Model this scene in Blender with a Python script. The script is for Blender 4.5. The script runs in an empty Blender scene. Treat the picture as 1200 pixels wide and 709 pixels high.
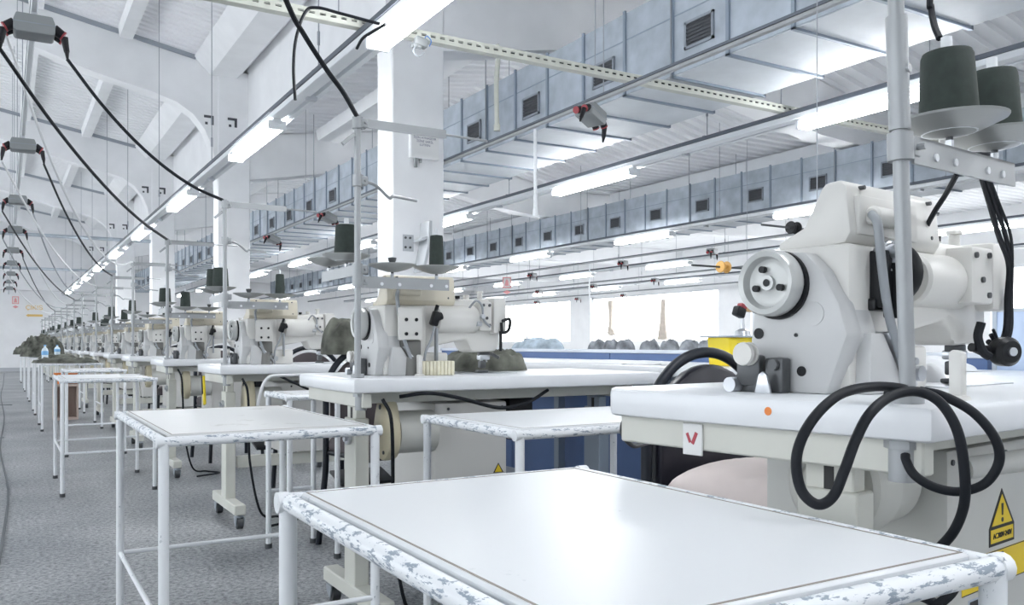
import bpy, bmesh, math, random
from mathutils import Vector, Matrix, Euler
random.seed(7)
S = bpy.context.scene
COL = S.collection
R = math.radians
CAMH = 0.89; YAW = R(30.75); CS, SN = math.cos(YAW), math.sin(YAW)

def P(px, py, Z):
    """photo pixel (1200x709) at camera depth Z -> world point"""
    r = (px - 600) / 1000 * Z
    return Vector((r * CS + Z * SN, Z * CS - r * SN, CAMH - (py - 403) / 1000 * Z))

# ------------------------------------------------------------------ materials
MATS = {}
def new_mat(name):
    m = bpy.data.materials.new(name); m.use_nodes = True
    nt = m.node_tree; b = nt.nodes['Principled BSDF']
    return m, nt, b
def mat(name, col, rough=.5, metal=0.0, var=0.0, scale=8.0, spec=.5, bump=0.0):
    if name in MATS: return MATS[name]
    m, nt, b = new_mat(name)
    b.inputs['Roughness'].default_value = rough
    b.inputs['Metallic'].default_value = metal
    b.inputs['Specular IOR Level'].default_value = spec
    b.inputs['Base Color'].default_value = (*col, 1)
    if var or bump:
        tc = nt.nodes.new('ShaderNodeTexCoord')
        nz = nt.nodes.new('ShaderNodeTexNoise'); nz.inputs['Scale'].default_value = scale; nz.inputs['Detail'].default_value = 6
        nt.links.new(tc.outputs['Object'], nz.inputs['Vector'])
        if var:
            rp = nt.nodes.new('ShaderNodeValToRGB')
            rp.color_ramp.elements[0].position = .3; rp.color_ramp.elements[1].position = .7
            rp.color_ramp.elements[0].color = (*[max(0, c * (1 - var)) for c in col], 1)
            rp.color_ramp.elements[1].color = (*[min(1, c * (1 + var * .4)) for c in col], 1)
            nt.links.new(nz.outputs['Fac'], rp.inputs['Fac'])
            nt.links.new(rp.outputs['Color'], b.inputs['Base Color'])
        if bump:
            bp = nt.nodes.new('ShaderNodeBump'); bp.inputs['Strength'].default_value = bump; bp.inputs['Distance'].default_value = .01
            nt.links.new(nz.outputs['Fac'], bp.inputs['Height']); nt.links.new(bp.outputs['Normal'], b.inputs['Normal'])
    MATS[name] = m
    return m
def chipped(name, col, under, amount=.6, scale=14, rough=.4, stretch=(1, 1, 1)):
    m, nt, b = new_mat(name); b.inputs['Roughness'].default_value = rough
    tc = nt.nodes.new('ShaderNodeTexCoord'); mp = nt.nodes.new('ShaderNodeMapping'); mp.inputs['Scale'].default_value = stretch
    n1 = nt.nodes.new('ShaderNodeTexNoise'); n1.inputs['Scale'].default_value = scale; n1.inputs['Detail'].default_value = 9; n1.inputs['Roughness'].default_value = .7
    rp = nt.nodes.new('ShaderNodeValToRGB'); e = rp.color_ramp.elements
    e[0].position = amount; e[0].color = (*col, 1); e[1].position = amount + .03; e[1].color = (*under, 1)
    nt.links.new(tc.outputs['Object'], mp.inputs['Vector']); nt.links.new(mp.outputs['Vector'], n1.inputs['Vector'])
    nt.links.new(n1.outputs['Fac'], rp.inputs['Fac']); nt.links.new(rp.outputs['Color'], b.inputs['Base Color'])
    MATS[name] = m; return m
def emit(name, col, st):
    m = bpy.data.materials.new(name); m.use_nodes = True; nt = m.node_tree; nt.nodes.clear()
    o = nt.nodes.new('ShaderNodeOutputMaterial'); e = nt.nodes.new('ShaderNodeEmission')
    e.inputs[0].default_value = (*col, 1); e.inputs[1].default_value = st
    nt.links.new(e.outputs[0], o.inputs[0]); MATS[name] = m; return m

WHITEWALL = mat('white_paint', (.87, .875, .885), .7, var=.05, scale=2.5)
ROOFW = mat('roof_sheet_white', (.86, .868, .88), .55, var=.04, scale=1.2)
CONC = mat('painted_concrete', (.875, .88, .89), .75, var=.05, scale=3.0)
GALV = mat('galvanised_sheet', (.44, .49, .545), .5, metal=.3, var=.25, scale=5)
GALVD = mat('galvanised_seam', (.27, .32, .38), .5, metal=.3)
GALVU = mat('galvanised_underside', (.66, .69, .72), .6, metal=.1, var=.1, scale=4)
VENTM = mat('vent_dark', (.07, .075, .085), .6)
VENTF = mat('vent_frame', (.28, .31, .35), .5, metal=.3)
RAILW = mat('rail_white', (.78, .80, .82), .45)
RAILD = mat('rail_dark', (.10, .115, .14), .5)
TRAYM = mat('tray_cream', (.56, .57, .51), .5, var=.1)
BOXG = mat('outlet_grey', (.24, .255, .26), .5)
SOCK = mat('socket_black', (.012, .012, .015), .45, spec=.25)
REDP = mat('plug_red', (.30, .035, .045), .4)
CORDB = mat('cord_black', (.012, .014, .018), .5, spec=.2)
CORDW = mat('cord_white', (.72, .73, .74), .5)
CORDG = mat('cord_grey', (.30, .32, .34), .45)
WIREM = mat('wire_grey', (.35, .37, .4), .5, metal=.5)
STEEL = mat('steel', (.55, .57, .60), .3, metal=.85)
DSTEEL = mat('dark_steel', (.10, .105, .11), .4, metal=.5)
POLE = mat('pole_grey', (.36, .375, .385), .4, metal=.25, var=.1)
MACH = mat('machine_cream', (.67, .66, .63), .36, var=.03, scale=6)
MACHC = mat('machine_yellowed', (.70, .65, .53), .42, var=.08, scale=6)
MACHG = mat('machine_cover_grey', (.53, .535, .535), .35, var=.05, scale=7)
WHEELM = mat('handwheel_grey', (.52, .53, .52), .3, metal=.15)
BLACKP = mat('black_plastic', (.012, .013, .015), .4, spec=.25)
TOPW = mat('laminate_white', (.77, .785, .805), .28, var=.05, scale=5)
FRAMEB = mat('frame_beige', (.66, .66, .60), .45, var=.06, scale=6)
MOTOR = mat('motor_grey', (.60, .60, .56), .45, var=.12, scale=5)
MOTORY = mat('motor_yellowed', (.66, .60, .43), .45, var=.10, scale=9)
CABIN = mat('cabinet_grey_beige', (.58, .58, .55), .5, var=.05, scale=4)
RUBBER = mat('caster_dark', (.06, .065, .07), .5)
CASTM = mat('caster_bracket', (.42, .46, .5), .4, metal=.5)
CHIPF = chipped('chipped_frame', (.78, .80, .82), (.22, .26, .30), .63, 70, .4, (1, 1, .5))
CHIPE = chipped('chipped_edge', (.80, .82, .84), (.28, .33, .39), .54, 80, .4, (.5, .5, 2.2))
TTOP = chipped('worktop_board', (.72, .735, .75), (.50, .53, .55), .655, 7, .30)
TTOPD = chipped('worktop_board_dusty', (.66, .665, .66), (.50, .50, .48), .60, 9, .3)
GREEN = mat('thread_dark_green', (.032, .044, .038), .8, var=.2, scale=60)
DISHM = mat('dish_grey', (.42, .43, .42), .35, metal=.3, var=.08)
BLUE = mat('partition_blue', (.10, .165, .34), .5, var=.06)
LBLUE = mat('partition_pale_blue', (.50, .60, .78), .5)
LEATHER = mat('chair_vinyl', (.014, .014, .022), .32)
LEATHB = mat('chair_fabric_brown', (.07, .058, .062), .7)
CHTUBE = mat('chair_tube', (.014, .017, .024), .35, spec=.3)
YEL = mat('yellow_paint', (.85, .66, .02), .4)
YELD = mat('label_yellow', (.80, .58, .02), .45)
INK = mat('ink_black', (.015, .015, .015), .5)
PAPER = mat('paper_white', (.80, .80, .79), .7)
PINK = mat('cushion_pale_pink', (.76, .67, .64), .8, var=.1, scale=7, bump=.3)
ORANGE = mat('orange_plastic', (.75, .22, .04), .4)
REELO = mat('reel_amber', (.80, .45, .12), .35)
BEIGE = mat('beige_cloth', (.62, .55, .48), .85, var=.15, scale=8)
SEAM = mat('seam_brown_grey', (.30, .27, .24), .7)
KHAKI = mat('khaki_cloth', (.14, .145, .12), .9, var=.8, scale=11, bump=.4)
GREYG = mat('grey_garment', (.36, .38, .41), .9, var=.6, scale=14, bump=.4)
BLUEG = mat('pale_blue_garment', (.42, .50, .57), .9, var=.4, scale=12, bump=.4)
DENIM = mat('white_cloth', (.78, .79, .80), .9, var=.1, scale=8, bump=.3)
WATER = mat('water_bottle_blue', (.20, .45, .75), .2)
WATERC = mat('water_bottle_clear', (.70, .80, .88), .15)
TUBE = emit('fluorescent_glow', (.96, .98, 1.0), 22.0)
WINGLOW = emit('daylight_glass', (.95, .98, 1.0), 2.6)
SIGNO = mat('sign_amber', (.80, .55, .18), .5)
SIGNR = mat('sign_red', (.45, .06, .08), .5); SIGNP = mat('sign_pale_red', (.80, .36, .36), .6)
YPAD = mat('cream_sponge', (.80, .76, .60), .7, var=.15, scale=30)

def floor_mat():
    m, nt, b = new_mat('floor_terrazzo')
    N = nt.nodes.new; L = nt.links.new
    tc = N('ShaderNodeTexCoord')
    n1 = N('ShaderNodeTexNoise'); n1.inputs['Scale'].default_value = 55; n1.inputs['Detail'].default_value = 8; n1.inputs['Roughness'].default_value = .75
    n2 = N('ShaderNodeTexNoise'); n2.inputs['Scale'].default_value = 1.3; n2.inputs['Detail'].default_value = 6
    n3 = N('ShaderNodeTexNoise'); n3.inputs['Scale'].default_value = 260; n3.inputs['Detail'].default_value = 2
    for n in (n1, n2, n3): L(tc.outputs['Object'], n.inputs['Vector'])
    r1 = N('ShaderNodeValToRGB'); e = r1.color_ramp.elements
    e[0].position = .38; e[0].color = (.10, .108, .115, 1); e[1].position = .60; e[1].color = (.50, .51, .52, 1)
    L(n1.outputs['Fac'], r1.inputs['Fac'])
    r2 = N('ShaderNodeValToRGB'); e = r2.color_ramp.elements
    e[0].position = .35; e[0].color = (.66, .68, .70, 1); e[1].position = .65; e[1].color = (1.05, 1.05, 1.05, 1)
    L(n2.outputs['Fac'], r2.inputs['Fac'])
    mx = N('ShaderNodeMix'); mx.data_type = 'RGBA'; mx.blend_type = 'MULTIPLY'; mx.inputs[0].default_value = 1
    L(r1.outputs['Color'], mx.inputs[6]); L(r2.outputs['Color'], mx.inputs[7])
    L(mx.outputs[2], b.inputs['Base Color'])
    b.inputs['Roughness'].default_value = .42
    bp = N('ShaderNodeBump'); bp.inputs['Strength'].default_value = .5; bp.inputs['Distance'].default_value = .01
    L(n1.outputs['Fac'], bp.inputs['Height']); L(bp.outputs['Normal'], b.inputs['Normal'])
    return m
FLOOR = floor_mat()

# ------------------------------------------------------------------ mesh builder
class MB:
    def __init__(s): s.v = []; s.f = []
    def add(s, vs, fs):
        o = len(s.v); s.v += [tuple(v) for v in vs]; s.f += [tuple(i + o for i in f) for f in fs]; return s
    def _bm(s, bm, M=None):
        if M is not None: bm.transform(M)
        bm.verts.index_update()
        s.add([v.co[:] for v in bm.verts], [[v.index for v in f.verts] for f in bm.faces]); bm.free(); return s
    def box(s, c, d, rot=None, bev=0, seg=2):
        bm = bmesh.new(); bmesh.ops.create_cube(bm, size=1)
        bmesh.ops.scale(bm, vec=d, verts=bm.verts)
        if bev: bmesh.ops.bevel(bm, geom=bm.edges[:], offset=min(bev, min(d) * .49), segments=seg, affect='EDGES', profile=.5)
        M = Matrix.Translation(c)
        if rot: M = M @ Euler(rot).to_matrix().to_4x4()
        return s._bm(bm, M)
    def bb(s, x0, x1, y0, y1, z0, z1, bev=0, seg=2):
        return s.box(((x0 + x1) / 2, (y0 + y1) / 2, (z0 + z1) / 2), (x1 - x0, y1 - y0, z1 - z0), None, bev, seg)
    def prism(s, poly, axis, a0, a1, bev=0, M=None):
        """poly in the two axes other than `axis` (in xyz order), extruded a0..a1"""
        bm = bmesh.new()
        def mk(p, a):
            return {'x': (a, p[0], p[1]), 'y': (p[0], a, p[1]), 'z': (p[0], p[1], a)}[axis]
        A = [bm.verts.new(mk(p, a0)) for p in poly]; B = [bm.verts.new(mk(p, a1)) for p in poly]
        n = len(poly); bm.faces.new(A[::-1]); bm.faces.new(B)
        for i in range(n): bm.faces.new((A[i], A[(i + 1) % n], B[(i + 1) % n], B[i]))
        bmesh.ops.recalc_face_normals(bm, faces=bm.faces)
        if bev: bmesh.ops.bevel(bm, geom=bm.edges[:], offset=bev, segments=2, affect='EDGES', profile=.5)
        return s._bm(bm, M)
    def cyl(s, p0, p1, r0, r1=None, n=16):
        r1 = r0 if r1 is None else r1
        p0 = Vector(p0); p1 = Vector(p1); d = (p1 - p0).normalized()
        u = d.orthogonal().normalized(); w = d.cross(u)
        vs = []; fs = []
        for p, r in ((p0, r0), (p1, r1)):
            for i in range(n):
                a = 2 * math.pi * i / n; vs.append(p + (u * math.cos(a) + w * math.sin(a)) * r)
        for i in range(n): j = (i + 1) % n; fs.append((i, j, n + j, n + i))
        fs.append(tuple(range(n))[::-1]); fs.append(tuple(range(n, 2 * n)))
        return s.add(vs, fs)
    def lathe(s, prof, o, axis=(0, 0, 1), n=28, closed=True):
        """prof: list of (radius, height) along axis"""
        o = Vector(o); d = Vector(axis).normalized(); u = d.orthogonal().normalized(); w = d.cross(u)
        vs = []; fs = []; k = len(prof)
        for r, h in prof:
            for i in range(n):
                a = 2 * math.pi * i / n; vs.append(o + d * h + (u * math.cos(a) + w * math.sin(a)) * max(r, 1e-5))
        for q in range(k - 1):
            for i in range(n): j = (i + 1) % n; fs.append((q * n + i, q * n + j, (q + 1) * n + j, (q + 1) * n + i))
        if closed: fs.append(tuple(range(n))[::-1]); fs.append(tuple(range((k - 1) * n, k * n)))
        return s.add(vs, fs)
    def tube(s, pts, r, n=8, sm=5, cap=True):
        pts = [Vector(p) for p in pts]
        if sm > 1 and len(pts) > 2:
            q = []; e = [pts[0] * 2 - pts[1]] + pts + [pts[-1] * 2 - pts[-2]]
            for i in range(1, len(e) - 2):
                for k in range(sm):
                    t = k / sm; a, b, c, d = e[i - 1], e[i], e[i + 1], e[i + 2]
                    q.append(.5 * ((2 * b) + (c - a) * t + (2 * a - 5 * b + 4 * c - d) * t * t + (3 * b - a - 3 * c + d) * t ** 3))
            pts = q + [pts[-1]]
        vs = []; fs = []; u = None; m = len(pts)
        for i, p in enumerate(pts):
            d = (pts[min(i + 1, m - 1)] - pts[max(i - 1, 0)]).normalized()
            u = d.orthogonal().normalized() if u is None else (u - d * u.dot(d)).normalized()
            w = d.cross(u)
            for k in range(n):
                a = 2 * math.pi * k / n; vs.append(p + (u * math.cos(a) + w * math.sin(a)) * r)
        for i in range(m - 1):
            for k in range(n): j = (k + 1) % n; fs.append((i * n + k, i * n + j, (i + 1) * n + j, (i + 1) * n + k))
        if cap: fs.append(tuple(range(n))[::-1]); fs.append(tuple(range((m - 1) * n, m * n)))
        return s.add(vs, fs)
    def build(s, name, m, parent=None, loc=None, rot=None, ang=38):
        me = bpy.data.meshes.new(name); me.from_pydata(s.v, [], s.f); me.update()
        bm = bmesh.new(); bm.from_mesh(me); bmesh.ops.recalc_face_normals(bm, faces=bm.faces); bm.to_mesh(me); bm.free()
        me.shade_smooth(); me.set_sharp_from_angle(angle=R(ang))
        me.materials.append(m)
        o = bpy.data.objects.new(name, me); COL.objects.link(o)
        if parent: o.parent = parent
        if loc is not None: o.location = loc
        if rot is not None: o.rotation_euler = rot
        return o

def tag(o, label=None, cat=None, group=None, kind=None):
    if label: o['label'] = label
    if cat: o['category'] = cat
    if group: o['group'] = group
    if kind: o['kind'] = kind
    return o
def thing(name, label, cat, loc=(0, 0, 0), rz=0, group=None):
    o = bpy.data.objects.new(name, None); COL.objects.link(o); o.empty_display_size = .1
    o.location = loc; o.rotation_euler = (0, 0, rz)
    return tag(o, label, cat, group)
def dup(o, parent=None):
    c = o.copy(); COL.objects.link(c)
    if parent is not None: c.parent = parent
    for ch in list(o.children): dup(ch, c)
    return c
def struct(o): o['kind'] = 'structure'; return o
def text(body, size, m, parent, loc, rot, name='lettering', depth=.0006, align='CENTER'):
    cu = bpy.data.curves.new(name, 'FONT'); cu.body = body; cu.size = size; cu.align_x = align; cu.align_y = 'CENTER'; cu.extrude = depth
    t = bpy.data.objects.new(name, cu); COL.objects.link(t)
    bpy.context.view_layer.update()
    me = bpy.data.meshes.new_from_object(t.evaluated_get(bpy.context.evaluated_depsgraph_get()))
    bpy.data.objects.remove(t); me.materials.clear(); me.materials.append(m)
    o = bpy.data.objects.new(name, me); COL.objects.link(o); o.parent = parent; o.location = loc; o.rotation_euler = rot
    return o
ORD = ['nearest', 'second', 'third', 'fourth', 'fifth', 'sixth', 'seventh', 'eighth', 'ninth', 'tenth', 'eleventh', 'twelfth',
       'thirteenth', 'fourteenth', 'fifteenth', 'sixteenth', 'seventeenth', 'eighteenth', 'nineteenth', 'twentieth']
def nth(k, what): return ' '.join((('nearest ' + what) if k == 0 else '%s %s from the camera' % (ORD[k], what)).split())
exec_parts = []
# ------------------------------------------------------------------ the setting
H0 = CAMH
struct(MB().bb(-6, 17.3, -4, 32.3, -.1, 0).build('floor', FLOOR))
# painted crack lines in the concrete
ck = MB()
ck.tube([(-.02, 4.0, .001), (.02, 6, .001), (-.03, 8.5, .001), (.0, 12, .001), (-.05, 17, .001), (-.02, 22, .001), (0, 30, .001)], .008, 4, 4)
ck.tube([(-1.5, 9.5, .001), (.0, 9.4, .001)], .006, 4); ck.tube([(-1.5, 14.5, .001), (.1, 14.4, .001)], .008, 4)
struct(ck.build('floor_joint', mat('floor_joint_grey', (.13, .14, .15), .8)))

# back wall and right wall with windows
struct(MB().bb(-6, 17.4, 32, 32.25, 0, 6.6).build('wall_back', WHITEWALL))
struct(MB().bb(-6, 2.9, 31.97, 32.0, 0, .12).build('baseboard_back', mat('baseboard_grey', (.5, .52, .55), .6)))
struct(MB().bb(-6, 2.9, 31.5, 32.0, 2.62, 2.9).build('trim_1', CONC))
wl = MB(); wl.bb(-6.2, -6, -4, 32, 0, .9); wl.bb(-6.2, -6, -4, 32, 3.4, 6.8)
for k in range(10): wl.bb(-6.2, -6, -4 + k * 4.0 - .35, -4 + k * 4.0 + .35, .9, 3.4)
struct(wl.build('wall_left_unseen', WHITEWALL))  # unseen left wall with open bands, added to hold back outside fill light
wf = MB(); wf.bb(-6.2, 17.2, -4.2, -4, 0, 6.8); struct(wf.build('wall_front_unseen', WHITEWALL))  # unseen wall behind the camera, added to cap the frontal light
wins = [(4.6, 9.8), (10.6, 16.2), (17.4, 23.4), (24.6, 29.6)]
wz0, wz1 = .92, 2.45
wr = MB()
wr.bb(17, 17.25, -4, 32, 0, wz0); wr.bb(17, 17.25, -4, 32, wz1, 5.2)
ys = [-4] + [y for w in wins for y in w] + [32]
for a, b in zip(ys[0::2], ys[1::2]): wr.bb(17, 17.25, a, b, wz0, wz1)
struct(wr.build('wall_right', WHITEWALL))
for i, (a, b) in enumerate(wins):
    w = thing('window_%d' % (i + 1), None, None, (17.1, (a + b) / 2, wz0)); struct(w)
    hw = (b - a) / 2; hz = wz1 - wz0
    f = MB()
    for y in (-hw + .03, hw - .03): f.box((0, y, hz / 2), (.06, .06, hz))
    for z in (.03, hz - .03): f.box((0, 0, z), (.06, 2 * hw, .06))
    n = 5
    for k in range(1, n): f.box((0, -hw + 2 * hw * k / n, hz / 2), (.05, .045, hz))
    f.build('window_frame', RAILW, w)
    MB().box((.05, 0, hz / 2), (.01, 2 * hw, hz)).build('window_glass', WINGLOW, w)

# roof: left slope, valley gutter, right gable
def corrugated(name, pts, y0, y1, m, pitch=.16, dep=.028):
    """sheet whose section in x-z is the polyline pts, ribs running along x"""
    prof = []; y = y0
    while y < y1:
        prof += [(y, 0), (y + pitch * .42, 0), (y + pitch * .5, dep), (y + pitch * .92, dep)]; y += pitch
    b = MB(); n = len(prof); vs = []; fs = []
    for (x, z) in pts:
        for (yy, d) in prof: vs.append((x, yy, z + d))
    for i in range(len(pts) - 1):
        for k in range(n - 1): fs.append((i * n + k, i * n + k + 1, (i + 1) * n + k + 1, (i + 1) * n + k))
    b.add(vs, fs)
    return struct(b.build(name, m, ang=10))
LZ = lambda x: H0 + 4.04 + .18 * (2.31 - x)
corrugated('ceiling_left', [(2.6, LZ(2.6)), (-6.1, LZ(-6.1))], -4.2, 32, ROOFW)
def RZ(x):
    x = max(x, 3.06)
    return H0 + (3.02 + (x - 3.06) * .15 if x < 5.3 else max(2.72, 3.356 - (x - 5.3) * .22))
corrugated('ceiling_right', [(3.0, RZ(3.0)), (5.3, RZ(5.3)), (8.2, RZ(8.2)), (17.1, RZ(17.1))], -4.2, 32, ROOFW, .2, .04)
# clerestory face and valley gutter over the column row
struct(MB().bb(3.02, 3.08, -4, 32, H0 + 3.0, LZ(2.6) + .1).build('wall_clerestory', WHITEWALL))
COLY = [6.2 + 6.32 * k for k in range(5)]
ROOFC = mat('frame_white', (.86, .865, .88), .75, var=.03, scale=2)
gut = MB()
gut.prism([(2.28, H0 + 4.02), (2.50, H0 + 3.80), (2.86, H0 + 3.80), (3.06, H0 + 4.02)], 'y', .5, 32)
struct(gut.build('ceiling_gutter', CONC))
# purlins (square-edged concrete strips along the hall)
def purlin(name, x, zt, w=.16, h=.17):
    for k in range(-1, 5):
        a = (COLY[0] + 6.32 * k) + .16; b = a + 6.0
        a = max(a, .3)
        q = MB()
        q.prism([(x - w * .62, zt - .02), (x - w * .5, zt - h), (x + w * .5, zt - h), (x + w * .62, zt - .02)], 'y', a, b)
        struct(q.build(name, CONC))
for x in (1.39, .35): purlin('ceiling_purlin', x, LZ(x) + .02)
for x in (-.9, -2.2): purlin('ceiling_purlin', x, LZ(x) + .02)
for x in (4.15, 6.9, 9.6, 12.2): purlin('ceiling_purlin', x, RZ(x), .3, .17)
def flashing(name, x, z):   # grey edge strips where the sheets meet the frames
    pass
# frames: columns and beams with a curved haunch on the aisle side
for k, y in enumerate(COLY):
    b = MB().bb(2.6, 3.05, y, y + .31, 0, H0 + 3.9, .012, 1)
    struct(b.build('column', CONC))
    sof = [(2.6, 2.15), (2.585, 2.5), (2.53, 2.78), (2.43, 3.02), (2.27, 3.22), (2.05, 3.36), (1.75, 3.45), (1.4, 3.52), (1.0, 3.61), (.3, 3.83), (-4.4, 4.7)]
    poly = [(x, H0 + d) for x, d in sof] + [(-4.4, LZ(-4.4) - .02), (2.72, LZ(2.72) - .02), (2.72, H0 + 2.15)]
    struct(MB().prism(poly, 'y', y + .02, y + .29).build('beam_arched', CONC))
    # grey flashing under the roof sheets
    struct(MB().prism([(2.3, LZ(2.3) - .06), (-4.3, LZ(-4.3) - .06), (-4.3, LZ(-4.3)), (2.3, LZ(2.3))], 'y', y - .012, y + .015).build('trim_%d' % (2 + k), mat('flashing_grey', (.36, .39, .43), .5, metal=.2)))
    pr = [(3.0, 2.36), (4.3, 2.60), (5.3, 2.74), (6.2, 2.50), (7.6, 2.26), (8.4, 2.22), (17.0, 2.22)]
    poly = [(x, H0 + d) for x, d in pr] + [(17.0, RZ(17) - .01), (8.2, RZ(8.2) - .01), (5.3, RZ(5.3) - .01), (3.0, RZ(3.0) - .01)]
    struct(MB().prism(poly, 'y', y + .02, y + .29).build('beam_roof', CONC))
    # cast-in pockets: their shade laid on the beam face as dark pieces
    if k >= 1:
        for px in (2.48, 2.80):
            q = MB(); zc = H0 + 3.16; yf = y + .02 if px < 2.6 else y
            q.bb(px - .065, px + .065, yf - .006, yf, zc + .03, zc + .065)
            q.bb(px + .03, px + .065, yf - .006, yf, zc - .065, zc + .03)
            q.bb(px - .05, px - .015, yf - .006, yf, zc - .065, zc - .03)
            struct(q.build('trim_%d' % (10 + 2 * k + (px > 2.6)), VENTM))
# horizontal bars and pipes tying the columns across the aisle far back
for y, dz in ((19.0, 2.12), (25.3, 1.95)):
    tag(MB().tube([(-3.0, y, H0 + dz), (2.6, y, H0 + dz)], .035, 8, 1).build('ceiling_tie_rail', GALV), 'grey tie bar crossing the aisle high up, %s of two' % ('nearer' if y < 20 else 'farther'), 'bar')

# ------------------------------------------------------------------ light rows
LX = [1.6, 4.7, 7.8, 10.9, 14.0]; LY = [3.4 + 3.03 * k for k in range(9)]; LB = [.37, -2.66]
rowname = ['light row over the sewing machines', 'light row beside the near duct', 'light row by the far duct', 'light row beyond the far duct', 'light row next to the windows']
TZ = H0 + 1.55
fx = thing('hanging_lamp', '', 'lamp')
b = MB(); b.bb(-.028, .028, -.62, .62, -.022, .012, .005, 1)
b.build('lamp_body', RAILW, fx)
for s in (-1, 1): MB().bb(-.06, .06, s * .605 - .012, s * .605 + .012, -.062, .0, .006).build('lamp_holder', RAILW, fx)
for s in (-1, 1): MB().cyl((s * .036, -.592, -.040), (s * .036, .592, -.040), .019, n=14).build('tube', TUBE, fx)
first = True
for i, x in enumerate(LX):
    y0 = 1.0 if i == 0 else (2.0 if i == 1 else 4.0)
    y1 = 30.5
    t = thing('light_track_rail', 'long white lighting rail of the ' + rowname[i], 'light rail', (x, y0, TZ), 0, 'lighting rails')
    L = y1 - y0
    MB().bb(-.04, .04, 0, L, -.01, .03, .004, 1).build('rail', RAILW, t)
    MB().bb(-.045, .045, 0, L, .031, .058).build('dark_channel', RAILD, t)
    MB().bb(.07, .105, 0, L, -.008, .02).build('side_tube', RAILW, t)
    for k in range(10):
        yy = LY[0] - 1.5 + 3.03 * k - y0
        if yy < 0 or yy > L: continue
        top = (LZ(x) if x < 2.6 else RZ(x)) - TZ
        w = MB(); w.tube([(0, yy, .05), (0, yy, top)], .004, 5, 1)
        w.cyl((0, yy, .22), (0, yy, .30), .009, n=8); w.bb(-.04, .04, yy - .012, yy + .012, .052, .066)
        w.build('hanger', WIREM, t)
        MB().bb(.02, .085, yy + .3 - .02, yy + .3 + .02, -.03, .01, .004, 1).build('bracket', STEEL, t)
    for k, y in enumerate(LY):
        if i >= 2 and k < 1: continue
        o = fx if first else dup(fx); first = False
        o.location = (x, y, TZ - .026)
        tag(o, 'glowing tube lamp, %s, in the %s' % (nth(k, 'one'), rowname[i]), 'lamp', 'lamps of the ' + rowname[i])

    for k, y in enumerate(LB):
        if i > 2: continue
        o = dup(fx); o.location = (x, y, TZ - .026)
        tag(o, 'glowing tube lamp behind the camera in the %s%s' % (rowname[i], ', rearmost' if k else ''), 'lamp', 'lamps of the ' + rowname[i])

# ------------------------------------------------------------------ socket rails with outlet boxes
def socket_rail(x, y0, y1, label, m=POLE):
    t = thing('socket_rail', label, 'rail', (x, y0, H0 + 1.50), 0, 'socket rails')
    L = y1 - y0
    MB().bb(-.014, .014, 0, L, -.006, .016, .004, 1).build('rail', m, t)
    MB().bb(-.016, .016, 0, L, .017, .032).build('cable_channel', RAILD, t)
    for k in range(1, int(L / 3)):
        yy = k * 3.0
        top = (LZ(x) if x < 2.6 else RZ(x)) - H0 - 1.5
        MB().tube([(0, yy, .02), (0, yy, top)], .0035, 5, 1).build('hanger', WIREM, t)
    return t
BX = [.115, 3.15, 9.35, 12.45, 15.5]
socket_rail(BX[0], 1.2, 30, 'white trunking rail over the left aisle carrying outlet boxes', RAILW)
socket_rail(BX[1], 1.2, 30, 'grey socket rail along the lower edge of the near duct')
socket_rail(BX[2], 6.0, 30, 'thin socket rail below the far duct, nearest of the three')
socket_rail(BX[3], 8.0, 30, 'thin socket rail beyond the far duct, middle of the three')
socket_rail(BX[4], 10.0, 30, 'thin socket rail closest to the window wall')
def outlet_box():
    t = thing('outlet_box', '', 'socket box')
    MB().prism([(-.085, -.052), (.085, -.052), (.095, -.04), (.095, .01), (.082, .045), (-.082, .045), (-.095, .01), (-.095, -.04)], 'y', -.075, .075, .006).build('box_body', BOXG, t)
    MB().bb(-.097, .097, -.077, .077, -.004, .0).build('lid_seam', VENTF, t)
    b = MB()
    b.cyl((0, 0, .045), (0, 0, .075), .016, n=12); b.bb(-.03, .03, -.02, .02, .045, .055)
    b.build('mount_bracket', STEEL, t)
    for sx in (-1, 1):
        for sy in (-1, 1):
            s = MB(); s.cyl((sx * .09, sy * .036, -.005), (sx * .135, sy * .036, -.035), .027, .024, 14)
            so = s.build('socket', SOCK, t)
            r = MB(); r.cyl((sx * .130, sy * .036, -.0320), (sx * .137, sy * .036, -.0365), .0265, .026, 14); r.build('red_ring', REDP, so)
        g = MB(); g.cyl((sx * .138, -.036, -.04), (sx * .150, -.036, -.115), .019, .014, 12); g.cyl((sx * .150, -.036, -.115), (sx * .153, -.036, -.15), .012, .006, 10)
        g.build('plug', SOCK, t)
    return t
ob = outlet_box(); first = True
def put_box(x, y, label, group, rz=0, tilt=0):
    global first
    o = ob if first else dup(ob); first = False
    o.location = (x, y, H0 + 1.50 - .075); o.rotation_euler = (0, tilt, rz); o.scale = (.86, .86, .86)
    return tag(o, label, 'socket box', group)
LBY = [4.4, 7.05, 9.75, 12.3, 15.0, 17.4, 20.0, 22.6, 25.2]
put_box(BX[0], 1.75, 'grey socket box over the left aisle feeding the second thread stand', 'socket boxes over the left aisle')
for k, y in enumerate(LBY): put_box(BX[0], y, 'grey socket box over the left aisle, %s' % nth(k, 'one'), 'socket boxes over the left aisle')
for k, y in enumerate([4.3, 9.3, 11.6]): put_box(BX[1] - .02, y, 'grey socket box with red plugs on the near duct rail, %s' % nth(k, 'one'), 'socket boxes on the near duct rail', R(20), R(18))
for j, (i, yy) in enumerate(((2, [9.7, 11.9, 14.9]), (3, [11.9, 14.7, 17.0, 19.5]), (4, [19.7, 22.0, 24.4]))):
    for k, y in enumerate(yy): put_box(BX[i], y, 'small socket box %s, %s' % (['on the rail below the far duct', 'on the middle far rail', 'on the rail near the windows'][j], nth(k, 'one')), 'socket boxes in the far aisles', R(25))

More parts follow.
